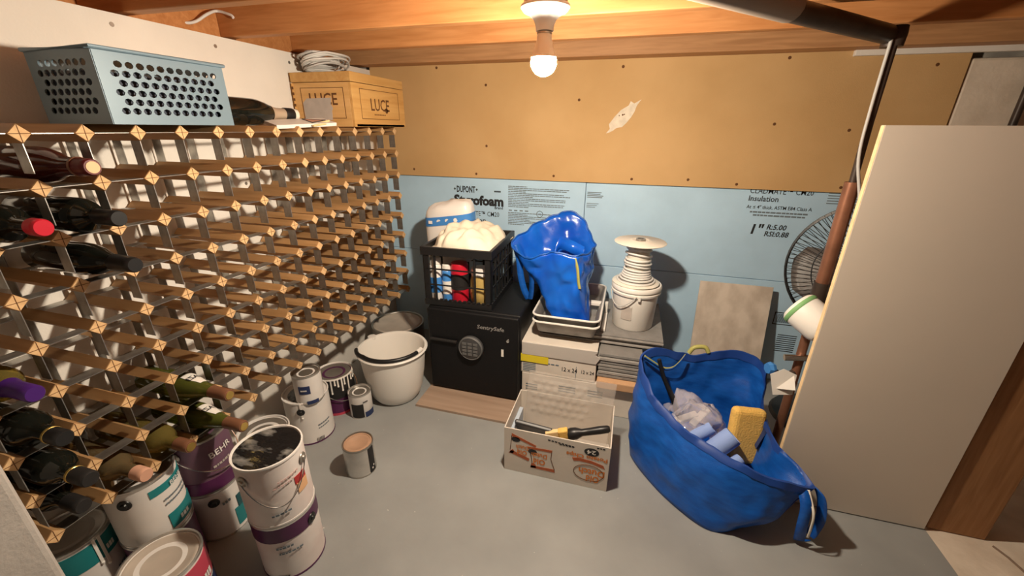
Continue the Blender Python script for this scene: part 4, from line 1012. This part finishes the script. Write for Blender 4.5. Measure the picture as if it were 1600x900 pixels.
# canvas drop cloth heaped over the crate
t_ = None; g = []; NX, NY = 44, 34
def hgt(u, v):
    e_ = max(0, 1 - (abs(u) ** 2.6 + abs(v) ** 2.6))
    hh = .080 * e_ ** .42 * (1 - .22 * u + .15 * v)
    p = Vector((u * 2.2, v * 2.2, 0))
    w_ = noise.noise(p * .8 + Vector((3, 1, 0)))
    fold = .014 * w_ + .0055 * math.sin(7 * u + 5 * v + 6 * w_) + .003 * math.sin(13 * u - 6 * v + 5 * w_) + .003 * noise.noise(p * 3)
    return hh + fold * e_ ** .3 * 1.6
for a in range(NY):
    for c_ in range(NX):
        u = c_ / (NX - 1) * 2 - 1; v = a / (NY - 1) * 2 - 1
        # map the square to a rounded square inside the crate
        g.append(Vector((.468 + u * .134 + (.008 * v), -.236 + v * .158, .634 + hgt(u, v))))
mb = MB().add(g, [(a * NX + c_, a * NX + c_ + 1, (a + 1) * NX + c_ + 1, (a + 1) * NX + c_) for a in range(NY - 1) for c_ in range(NX - 1)])
single(mb, 'drop_cloth', 'cloth', (.462, -.24, .62), 'crumpled cream canvas cloth heaped in the black crate', 'cloth', smooth=1.2, solid=.004)
# ================================================================ stack of cartons, tiles and boards
ZA, ZB = .142, .288
def carton(x0, x1, y0, y1, z0, z1, label):
    t_ = thing('tile_carton', ((x0 + x1) / 2, (y0 + y1) / 2, z0), label, 'carton', 'tile cartons in the stack')
    MB().box(x0, x1, y0, y1, z0, z1).build('carton_body', 'carton', t_, bevel=.003)
    return t_
ca = carton(.742, 1.205, -.40, .065, 0, ZA - .001, 'lower white tile carton at the bottom of the stack')
for (x, z, w_) in ((.76, .085, .05), (.90, .10, .07), (1.02, .10, .06)): 
    for k in range(3): MB().box(x, x + w_, -.4012, -.3995, z - k * .012, z - k * .012 + .005).build('small_print', 'greyink', ca)
cb_ = carton(.738, 1.045, -.40, .065, ZA, ZB, 'upper white tile carton with yellow tape, open at one end')
MB().box(.736, .852, -.4045, -.385, .197, .229).build('yellow_tape', 'tape', cb_)
mb = MB(); text_flat(mb, '12 x 24', (.905, -.40, .176), U, V, .026, bold=.012, width=.062)
text_flat(mb, '12 x 24', (.985, -.40, .178), U, V, .022, bold=.012, width=.05); mb.build('size_lettering', 'ink', cb_)
mb = MB()
for k in range(6): mb.box(.746, .80, -.4008, -.3995, .150 + k * .008, .1545 + k * .008)
for k in range(5): mb.box(.81 + k * .018, .824 + k * .018, -.4008, -.3995, .195, .201)
mb.box(.9655, .9675, -.4008, -.3995, .142, .205)
mb.build('small_print', 'greyink', cb_)
fl_ = MB().prism([(0, 0), (.30, .0), (.315, .03), (.295, .045), (.305, .062), (0, .058)], .003, (.742, -.402, .232), (1, 0, 0), (0, -.12, 1)).build('torn_flap', 'cartoninner', cb_)
# exposed tiles beside the torn carton
for k in range(7):
    z = ZA + .038 + k * .0148; dx = random.uniform(-.006, .006)
    single(MB().box(1.052 + dx, 1.215 + dx, -.398 + random.uniform(-.006, .006), .06, z, z + .0105), 'floor_tile', 'slate2' if k % 2 else 'slate', (1.13, -.1, z),
           'grey floor tile in the exposed pile, %s from the top' % ('seventh', 'sixth', 'fifth', 'fourth', 'third', 'second', 'first')[k], 'tile', 'exposed grey floor tiles', bevel=.001)
mb = MB(); mb.box(1.052, 1.225, -.43, .06, ZA, ZA + .035)
single(mb, 'cardboard_packing', 'kraft', (1.13, -.1, ZA), 'brown cardboard packing beneath the exposed grey tiles', 'cardboard', bevel=.004)
mb = MB().box(1.215, 1.27, -.43, -.20, .0, .10)
single(mb, 'floor_carton', 'carton', (1.24, -.3, 0), 'narrow white carton on the floor beside the big blue bag', 'carton', bevel=.003)
zt = ZB
for k in range(5):
    dx, dy = random.uniform(-.006, .006), random.uniform(-.008, .008)
    single(MB().box(.80 + dx, 1.283 + dx, -.318 + dy, .068, zt, zt + .0074), 'grey_board', 'slate2' if k in (0, 3) else 'slate', (1.04, -.05, zt),
           'thin grey board under the trays and pail, %s from the top' % ('fifth', 'fourth', 'third', 'second', 'topmost')[k], 'board', 'thin grey boards', bevel=.001)
    zt += .0078
ZS = zt + .0005
# ---------------------------------------------------------------- paint trays
def rrect(x0, x1, y0, y1, r, z, n=6):
    out = []
    for (cx, cy, a0) in ((x1 - r, y1 - r, 0), (x0 + r, y1 - r, PI / 2), (x0 + r, y0 + r, PI), (x1 - r, y0 + r, 1.5 * PI)):
        for k in range(n + 1):
            a = a0 + k * PI / 2 / n; out.append(Vector((cx + r * math.cos(a), cy + r * math.sin(a), z)))
    return out
def tray(z, hh, label, inner):
    x0, x1, y0, y1 = .775, 1.040, -.388, .03
    t_ = thing('paint_tray', ((x0 + x1) / 2, (y0 + y1) / 2, z), label, 'paint tray', 'nested paint trays')
    rg_ = [rrect(x0 + .022, x1 - .022, y0 + .022, y1 - .022, .02, z + .003), rrect(x0 + .018, x1 - .018, y0 + .018, y1 - .018, .022, z), rrect(x0 + .006, x1 - .006, y0 + .006, y1 - .006, .026, z + hh - .004),
           rrect(x0, x1, y0, y1, .03, z + hh), rrect(x0 + .006, x1 - .006, y0 + .006, y1 - .006, .027, z + hh + .002), rrect(x0 + .012, x1 - .012, y0 + .012, y1 - .012, .024, z + hh - .004), rrect(x0 + .024, x1 - .024, y0 + .024, y1 - .024, .02, z + .006)]
    MB().loft(rg_, True, True, True).build('tray_shell', inner, t_, smooth=.9)
    MB().tube(rrect(x0, x1, y0, y1, .03, z + hh), .0042, 6, True).build('rolled_rim', 'white', t_, smooth=1.0)
    return t_
tray(ZS, .050, 'paint-stained grey tray beneath the white-rimmed upper tray', 'traymetal')
t_ = tray(ZS + .0262, .052, 'white-rimmed metal paint tray holding the small blue bag', 'traymetal')
MB().box(.985, 1.035, -.19, -.165, ZS + .062, ZS + .078).build('ladder_clip', 'white', t_, bevel=.003)
single(MB().box(1.045, 1.062, -.30, -.12, ZS + .0005, ZS + .012).box(1.047, 1.060, -.14, -.118, ZS + .0005, ZS + .06), 'paint_scraper', 'white', (1.08, -.2, ZS), 'white plastic scraper standing between the trays and the pail', 'scraper', bevel=.002)
# ---------------------------------------------------------------- pail and wire spool
c = (1.166, -.185); T = TR((c[0], c[1], ZS)); t_ = thing('pail', (c[0], c[1], ZS), 'white plastic pail with wire handle under the cable spool', 'pail')
MB().lathe([(0, 0), (.079, 0), (.082, .004), (.090, .150), (.098, .152), (.099, .160), (.0925, .163), (.0925, .168), (.099, .170), (.1, .180), (.096, .186), (.091, .187), (.089, .18), (.079, .01), (0, .01)], 44, T).build('body', 'white', t_, smooth=.7)
MB().lathe([(0, .175), (.088, .176), (.089, .172), (0, .17)], 40, T).build('lid_panel', 'corkwhite', t_, smooth=.7)
f = facing(c); pts = []
for k in range(21):
    t = k / 20; an = f - 1.3 + 2.2 * t * .62; sag = math.sin(PI * t)
    pts.append((c[0] + (.1 + .004 * sag) * math.cos(an), c[1] + (.1 + .004 * sag) * math.sin(an), ZS + .155 - .05 * sag + .004 * t))
MB().tube(pts, .0022, 6).build('wire_handle', 'greycable', t_, smooth=1.0)
mb = MB(); cyl_patch(mb, c, .0865, ZS + .05, ZS + .11, f - .55, f - .05, .0012); mb.build('faint_label', 'papergrey', t_, smooth=.8)
mb = MB(); cyl_patch(mb, c, .0985, ZS + .142, ZS + .160, f + .12, f + .22, .004); mb.build('handle_lug', 'white', t_, smooth=.8)
zs = ZS + .1875; c = (1.160, -.185); T = TR((c[0], c[1], zs)); t_ = thing('cable_spool', (c[0], c[1], zs), 'spool of white cable standing on the white pail', 'cable spool')
MB().lathe([(.03, 0), (.090, 0), (.093, .003), (.090, .006), (.03, .006)], 44, T).build('lower_flange', 'corkwhite', t_, smooth=.8)
MB().lathe([(.018, .166), (.096, .166), (.100, .169), (.097, .172), (.045, .173), (.040, .177), (.026, .177), (.018, .172)], 44, T).build('upper_flange', 'corkwhite', t_, smooth=.8)
MB().lathe([(.018, .166), (.018, .182), (.012, .182), (.012, .1)], 20, T).build('hub_bore', 'dulltin', t_, smooth=.8)
MB().lathe([(.040, .004), (.042, .006), (.042, .166), (.02, .168)], 36, T).build('core', 'corkwhite', t_, smooth=.8)
rg = random.Random(4)
for (z, r_, ti) in ((.011, .072, 0), (.013, .058, 0), (.021, .064, .02), (.029, .056, .02), (.037, .054, .05), (.046, .051, .06), (.056, .050, .10), (.070, .048, .18), (.084, .051, .10), (.098, .047, .05), (.118, .049, .20), (.140, .046, .12), (.155, .046, .1)):
    a0 = rg.random() * 6
    MB().tube([T @ Vector((r_ * math.cos(a * PI / 16), r_ * math.sin(a * PI / 16), max(.0105, min(.160, z + ti * r_ * math.cos(a * PI / 16 + 2.2))))) for a in range(32)], .0046, 7, True).build('cable_turn', 'cable', t_, smooth=1.0)
# ---------------------------------------------------------------- bags
def crumple(p, amp, sc, seed): 
    q_ = p * sc + Vector((seed, seed * .7, seed * 1.3))
    return Vector((noise.noise(q_), noise.noise(q_ + Vector((9, 3, 1))), noise.noise(q_ + Vector((4, 8, 2))))) * amp
def bagmesh(mb, rim, bot, n, levels, bulge, amp, sc, seed, floor=None, dents=None):
    A = catmull(rim, n); B = catmull(bot, n); cB = sum(B, Vector()) / n; rings = []
    for l in range(levels + 1):
        t = l / levels; rg_ = []
        cc = sum(A, Vector()) / n * t + cB * (1 - t)
        for k in range(n):
            p = B[k].lerp(A[k], t); d = Vector((p.x - cc.x, p.y - cc.y, 0))
            if d.length > 1e-5: d.normalize()
            p = p + d * bulge * math.sin(PI * t) 
            p += crumple(p, amp * (.3 + .7 * math.sin(PI * min(1, t * 1.1))), sc, seed) + crumple(p, amp * .4 * (1 if t > .05 else 0), sc * 2.7, seed + 5)
            if floor is not None: p.z = max(p.z, floor)
            rg_.append(p)
        rings.append(rg_)
    mb.loft(rings, True, False, False)
    # base
    b0 = rings[0]; m_ = [p.lerp(cB, .5) for p in b0]; 
    mb.loft([b0, m_], True, False, True)
    return rings
# big blue carrier bag
rim = [(1.206, -.45, .325), (1.235, -.575, .275), (1.295, -.66, .245), (1.403, -.77, .238), (1.543, -.815, .212), (1.640, -.80, .190), (1.678, -.775, .178), (1.640, -.718, .195),
       (1.598, -.645, .22), (1.600, -.52, .235), (1.615, -.45, .325), (1.585, -.40, .355), (1.525, -.38, .362), (1.45, -.385, .345), (1.39, -.40, .328), (1.32, -.405, .337), (1.264, -.415, .348)]
bot = [(1.205, -.575, .002), (1.207, -.62, .002), (1.25, -.69, .002), (1.335, -.79, .002), (1.425, -.845, .002), (1.49, -.828, .002), (1.515, -.79, .002), (1.53, -.73, .002),
       (1.54, -.66, .002), (1.55, -.58, .002), (1.55, -.50, .002), (1.54, -.455, .002), (1.50, -.44, .002), (1.44, -.44, .002), (1.38, -.445, .002), (1.31, -.455, .002), (1.245, -.49, .002)]
big = thing('carrier_bag', (1.42, -.62, 0), 'large blue woven carrier bag slumped open on the floor', 'bag')
mb = MB(); rings = bagmesh(mb, rim, bot, 132, 22, .018, .017, 9, 2.2, .0015)
mb.build('bag_body', 'bagblue', big, smooth=1.3, solid=.0016)
top = rings[-1]
hem = MB(); r0 = [p + Vector((0, 0, .001)) for p in top]
cen = sum(top, Vector()) / len(top)
def outw(p, k): d = Vector((p.x - cen.x, p.y - cen.y, 0)).normalized(); return p + d * k
hem.loft([[outw(a.lerp(b_, 0.9), .0035) for a, b_ in zip(rings[-1], rings[-3])], [outw(p, .0035) for p in r0], [outw(p, -.0035) + Vector((0, 0, .001)) for p in r0], [outw(a.lerp(b_, 0.9), -.0035) for a, b_ in zip(rings[-1], rings[-3])]], True)
hem.build('hem', 'bagedge', big, smooth=1.0)
def strap(mb, pts, wdir, w_, n=30):
    P = catmull(pts, n, False); wd = Vector(wdir).normalized() * w_ / 2
    mb.loft([[p - wd, p + wd] for p in P], closed=False); return mb
# seam down the front
mb = MB(); kk = 46
mb.tube([outw(rings[l][kk], .003) for l in range(0, 22)], .0018, 5).build('side_seam', 'bagedge', big, smooth=1.0)
# handles: right end (hanging loop), far left (loop inside)
strap(MB(), [(1.672, -.772, .180), (1.690, -.795, .165), (1.705, -.80, .10), (1.700, -.80, .04), (1.694, -.80, .022)], (.5, -.85, 0.1), .028).build('handle', 'bagblue', big, smooth=1.0, solid=.002)
strap(MB(), [(1.640, -.79, .182), (1.648, -.825, .15), (1.650, -.835, .09), (1.655, -.832, .05), (1.664, -.822, .018), (1.684, -.81, .014)], (.9, -.2, .3), .026).build('handle', 'bagblue', big, smooth=1.0, solid=.002)
strap(MB(), [(1.655, -.80, .182), (1.664, -.838, .14), (1.668, -.842, .09), (1.672, -.836, .05)], (.9, -.2, .3), .006).build('handle_stripe', 'corkwhite', big, smooth=1.0, solid=.0015)
strap(MB(), [(1.213, -.452, .325), (1.25, -.445, .30), (1.285, -.44, .28), (1.315, -.437, .285), (1.335, -.435, .31), (1.352, -.425, .338)], (.1, -.4, 1), .018).build('handle', 'bagyellow', big, smooth=1.0, solid=.002)
strap(MB(), [(1.213, -.456, .325), (1.25, -.449, .30), (1.285, -.444, .28), (1.315, -.441, .285), (1.335, -.439, .31), (1.352, -.429, .338)], (.1, -.4, 1), .008).build('handle_stripe', 'bagblue', big, smooth=1.0, solid=.002)
MB().tube(catmull([(1.370, -.395, .335), (1.385, -.392, .358), (1.42, -.388, .363), (1.435, -.39, .345)], 16, False), .008, 8).build('handle_back', 'bagyellow', big, smooth=1.0)
strap(MB(), [(1.602, -.60, .225), (1.595, -.585, .20), (1.575, -.60, .15)], (0, 1, .2), .05).build('inner_handle', 'navy', big, smooth=1.0, solid=.002)
# contents of the bag
single(MB().box(-.055, .055, -.02, .02, -.095, .095, T=TR((1.545, -.590, .165), (-.25, .10, .25))), 'sponge', 'sponge', (1.545, -.59, .07), 'yellow rectangular sponge standing in the big blue bag', 'sponge', bevel=.018, seg=4)
for (p0, p1, r_, lb) in (((1.425, -.680, .135), (1.492, -.655, .205), .030, 'thick pale blue cloth roll resting against the sponge'), ((1.372, -.628, .135), (1.440, -.612, .190), .020, 'thinner pale blue cloth roll behind the thick roll'), ((1.458, -.728, .110), (1.516, -.684, .145), .018, 'small pale blue cloth roll at the front rim of the bag')):
    a, b_ = Vector(p0), Vector(p1); T = Matrix.Translation(a) @ (b_ - a).to_track_quat('Z', 'Y').to_matrix().to_4x4(); L_ = (b_ - a).length
    t_ = thing('cloth_roll', a, lb, 'cloth roll', 'pale blue cloth rolls')
    MB().lathe([(0, 0), (r_ * .9, 0), (r_, .006), (r_, L_ - .006), (r_ * .94, L_), (r_ * .80, L_), (r_ * .78, L_ - .004), (r_ * .55, L_ - .004), (r_ * .5, L_ - .001), (r_ * .3, L_ - .001), (0, L_ - .006)], 28, T).build('roll', 'glove', t_, smooth=.7)
mb = MB(); g = []
for a in range(22):
    for c_ in range(22):
        u = a / 21 * 2 - 1; v = c_ / 21 * 2 - 1; e_ = max(0, 1 - (u * u + v * v) * .8)
        p = Vector((1.395 + u * .085, -.545 + v * .085, .145 + .085 * e_ ** .6)); p += crumple(p, .034, 20, 3) + crumple(p, .012, 60, 3); g.append(p)
mb.add(g, [(a * 22 + c_, a * 22 + c_ + 1, a * 22 + c_ + 23, a * 22 + c_ + 22) for a in range(21) for c_ in range(21)])
single(mb, 'plastic_bag', 'film', (1.395, -.55, .13), 'crumpled clear plastic bag of white pieces in the big blue bag', 'plastic bag', smooth=1.2, solid=.0008)
for (x, y, z, a, lb) in ((1.36, -.56, .165, .4, 'left white strip showing through the clear plastic bag'), (1.415, -.545, .175, .9, 'right white strip showing through the clear plastic bag')):
    single(MB().box(-.05, .05, -.012, .012, -.008, .008, T=TR((x, y, z), (.2, -.3, a))), 'white_strip', 'white', (x, y, z), lb, 'strip', 'white strips in the plastic bag', bevel=.003)
single(MB().tube([(1.262, -.475, .335), (1.285, -.478, .27), (1.33, -.495, .19), (1.36, -.505, .12)], [.007, .008, .010, .012], 10), 'tool_handle', 'black', (1.36, -.50, .11), 'black tool handle poking up inside the left of the big blue bag', 'tool', smooth=1.0)
# filler inside the bag: folded blue plastic so the contents rest on something
mb = MB(); A = catmull([(x * .80 + 1.41 * .20, y * .80 - .63 * .20, .10) for (x, y, z) in bot], 60); B_ = catmull([(x * .78 + 1.41 * .22, y * .78 - .63 * .22, .006) for (x, y, z) in bot], 60)
mb.loft([B_, A], True, True, True)
single(mb, 'folded_sheet', 'tarpblue', (1.42, -.62, .006), 'folded blue plastic sheet in the bottom of the big bag', 'plastic sheet', smooth=.5)
# small blue bag standing in the tray
rim = [(.655, -.28, .660), (.727, -.325, .622), (.80, -.340, .640), (.835, -.335, .655), (.88, -.34, .650), (.94, -.325, .648), (.978, -.25, .648), (.980, -.16, .660), (.933, -.10, .722), (.86, -.08, .762), (.786, -.10, .740), (.729, -.13, .712), (.675, -.20, .678)]
bot = [(.868, -.33, .395), (.875, -.352, .385), (.89, -.358, .382), (.925, -.358, .382), (.965, -.355, .384), (1.005, -.345, .385), (1.008, -.29, .385), (1.0, -.22, .385), (.98, -.18, .385), (.95, -.16, .385), (.91, -.17, .385), (.88, -.20, .385), (.868, -.26, .388)]
ZTR = ZS + .0262 + .0075
bot = [(x - .012, y, ZTR) for (x, y, z) in bot]
sm = thing('blue_bag', (.93, -.25, ZTR), 'crumpled blue plastic bag standing in the upper paint tray', 'bag')
mb = MB(); rings = bagmesh(mb, rim, bot, 120, 26, -.012, .024, 9, 6.1, ZTR)
mb.build('bag_body', 'tarpblue', sm, smooth=1.3, solid=.0014)
top = rings[-1]; cen = sum(top, Vector()) / len(top)
MB().tube([p + Vector((0, 0, .001)) for p in top], .0035, 6, True).build('hem', 'bagblue', sm, smooth=1.0)
strap(MB(), [(.672, -.275, .655), (.69, -.28, .60), (.70, -.285, .53), (.715, -.285, .47), (.735, -.28, .425)], (.8, .3, .3), .026).build('handle', 'bagblue', sm, smooth=1.0, solid=.002)
strap(MB(), [(.725, -.318, .622), (.742, -.31, .58), (.75, -.30, .52), (.748, -.29, .46), (.742, -.282, .425)], (.8, -.3, .2), .024).build('handle', 'bagblue', sm, smooth=1.0, solid=.002)
strap(MB(), [(.925, -.342, .640), (.938, -.345, .60), (.945, -.345, .55), (.952, -.347, .52)], (.9, -.3, .3), .012).build('handle', 'bagyellow', sm, smooth=1.0, solid=.002)
strap(MB(), [(.835, -.30, .60), (.85, -.26, .67), (.90, -.24, .655), (.95, -.26, .64)], (0, .3, 1), .05).build('inner_fold', 'tarpblue', sm, smooth=1.0, solid=.002)
# ================================================================ snack carton on the floor
x0, x1, y0, y1, H_ = .782, 1.128, -.79, -.572, .178; tk = .0035
sn = thing('snack_carton', ((x0 + x1) / 2, (y0 + y1) / 2, 0), 'open white snack carton with upside-down orange print', 'carton')
for nm, b_ in (('front_panel', (x0, x1, y0, y0 + tk)), ('back_panel', (x0, x1, y1 - tk, y1)), ('side_panel', (x0, x0 + tk, y0 + tk, y1 - tk)), ('side_panel', (x1 - tk, x1, y0 + tk, y1 - tk))):
    MB().box(*b_, 0.0, H_).build(nm, 'carton', sn, bevel=.0008)
MB().box(x0 + tk, x1 - tk, y0 + tk, y1 - tk, .0, .004).build('bottom_panel', 'cartoninner', sn)
UI = (-1, 0, 0); VI = (0, 0, -1)      # upside-down print
yb_ = y0
for (wd_, x_, z_, sz, wi) in (('Old', 1.102, .052, .036, .042), ('Dutch', 1.118, .078, .034, .082), ('Potato Chips', 1.122, .132, .021, .13),
                          ('Old', .924, .074, .032, .040), ('Dutch', .930, .098, .025, .052), ('Old', .862, .096, .028, .034), ('Dutch', .866, .116, .022, .042)):
    text_flat(MB(), wd_, (x_, yb_, z_), UI, VI, sz, bold=.03, width=wi).build('orange_word', 'orange', sn)
def quad(mb, P4, th_=.0006):
    own = mb is None; mb = MB() if own else mb
    mb.prism(P4, th_, (0, yb_, 0), (1, 0, 0), (0, 0, 1))
    if own: mb.build('rust_stripe', 'rust', sn)
# two bag pictures: crimped ends and outlines
quad(None, [(.808, .160), (.892, .128), (.890, .120), (.808, .148)]); quad(None, [(.800, .078), (.806, .090), (.870, .068), (.868, .056)])
quad(None, [(.862, .118), (.946, .122), (.944, .112), (.864, .110)]); quad(None, [(.876, .042), (.955, .044), (.958, .032), (.874, .032)])
quad(None, [(.798, .076), (.812, .094), (.818, .086), (.812, .074)]); quad(None, [(.874, .032), (.878, .054), (.892, .048), (.894, .034)])
# ribbon under the name
quad(None, [(1.01, .112), (1.03, .116), (1.07, .114), (1.11, .104), (1.116, .090), (1.075, .102), (1.035, .104), (1.016, .100)][::-1])
mb = MB()
for P_ in ([(.808, .150), (.806, .12), (.803, .09)], [(.868, .112), (.876, .08), (.880, .05)], [(.944, .114), (.942, .085), (.950, .06), (.956, .042)]): mb.tube([(x, yb_ - .0003, z) for x, z in P_], .0012, 5)
mb.tube([(1.066 + .048 * math.cos(a), yb_ - .0003, .062 + .032 * math.sin(a)) for a in [k * PI / 12 - PI for k in range(25)]], .0012, 5, True)
mb.build('outline_print', 'brand', sn)
mb = MB()
for (x, z, r_) in ((1.07, .148, .0155), (.822, .137, .010), (.880, .100, .010)):
    mb.prism([(x + r_ * 1.5 * math.cos(a * PI / 10), z + r_ * math.sin(a * PI / 10)) for a in range(20)], .0006, (0, yb_, 0), (1, 0, 0), (0, 0, 1))
for k in range(8): quad(mb, [(.93 + k * .011, .160 - k * .001), (.938 + k * .011, .1595 - k * .001), (.938 + k * .011, .164 - k * .001), (.93 + k * .011, .1645 - k * .001)])
for k in range(5): quad(mb, [(.968 + k * .010, .152), (.975 + k * .010, .152), (.975 + k * .010, .1555), (.968 + k * .010, .1555)])
for k in range(3): quad(mb, [(1.085 + k * .009, .167), (1.092 + k * .009, .167), (1.092 + k * .009, .171), (1.085 + k * .009, .171)])
mb.build('black_print', 'ink', sn)
mb = MB(); text_flat(mb, '24', (1.084, yb_ - .0008, .156), UI, VI, .022, bold=.02, width=.028); mb.build('white_numeral', 'white', sn)
# things in the carton
mb = MB(); P0 = Vector((.800, -.600, .012)); uu = Vector((1, .0, -.02)).normalized(); vv = Vector((.05, .10, 1)).normalized(); nn = uu.cross(vv)
NXq, NZq = 60, 44; g = []; 
for a in range(NZq):
    for c_ in range(NXq):
        u = c_ / (NXq - 1) * .315; v = a / (NZq - 1) * .262
        bmp = 0
        uu_, vv_ = u / .030, v / .030
        if .09 < v < .23 and .02 < u < .23:
            fx = (uu_ + .5 * (int(vv_) % 2)) % 1 - .5; fz = vv_ % 1 - .5; d = math.hypot(fx, fz); bmp = .006 * max(0, 1 - d / .42)
        g.append(P0 + uu * u + vv * v + nn * (bmp + .004 * math.sin(u * 14) + .003 * noise.noise(Vector((u * 20, v * 20, 0)))))
mb.add(g, [(a * NXq + c_, a * NXq + c_ + 1, (a + 1) * NXq + c_ + 1, (a + 1) * NXq + c_) for a in range(NZq - 1) for c_ in range(NXq - 1)])
single(mb, 'blister_sheet', 'blister', (.95, -.6, .012), 'clear dimpled plastic sheet standing in the snack carton', 'plastic sheet', smooth=1.2, solid=.0007)
t_ = thing('paint_brush', (.985, -.712, .11), 'paint brush with black handle lying across the snack carton', 'brush')
A_ = Vector((.985, -.712, .132)); B_ = Vector((1.119, -.690, .170)); dd = (B_ - A_)
hd = MB(); hp = [A_ + dd * t for t in (0, .08, .2, .34, .5, .75, .95, 1)]
hd.tube(hp, [.018, .021, .020, .012, .0125, .0135, .0125, .008], 14).build('handle', 'black', t_, smooth=1.0)
MB().lathe([(0, -.001), (.004, -.001), (.004, .001), (0, .001)], 10, Matrix.Translation(A_ + dd * .78 + Vector((0, -.0128, .004))) @ Vector((0, -1, .3)).to_track_quat('Z', 'Y').to_matrix().to_4x4()).build('hang_hole', 'blackmatte', t_)
Tb = Matrix.Translation(A_) @ (-dd).to_track_quat('Z', 'Y').to_matrix().to_4x4()
MB().box(-.012, .012, -.024, .024, -.002, .032, T=Tb).build('ferrule', 'sponge', t_, bevel=.004)
MB().box(-.009, .009, -.024, .024, .030, .075, T=Tb).build('bristles', 'stick', t_, bevel=.003)
t_ = thing('brush_packet', (.87, -.70, .05), 'dark green packet with pale lettering inside the snack carton', 'packet')
Tp = TR((.862, -.700, .118), (-1.0, .10, .02))
MB().box(-.066, .066, -.036, .036, -.008, .008, T=Tp).build('packet', 'darkgrey', t_, bevel=.005)
mb = MB(); rg = random.Random(9); x = -.058
while x < .055:
    l = rg.uniform(.006, .014); mb.box(x, x + l, -.006, .006, .0082, .0092, T=Tp); x += l + .0035
x = -.02
while x < .05:
    l = rg.uniform(.005, .01); mb.box(x, x + l, -.022, -.014, .0082, .0092, T=Tp); x += l + .003
mb.build('pale_lettering', 'silver', t_)
single(MB().box(.786, .80, -.77, -.60, .005, .12, T=None), 'folded_card', 'palecard', (.793, -.69, .005), 'thin pale blue card against the inner left side of the carton', 'card', bevel=.001)
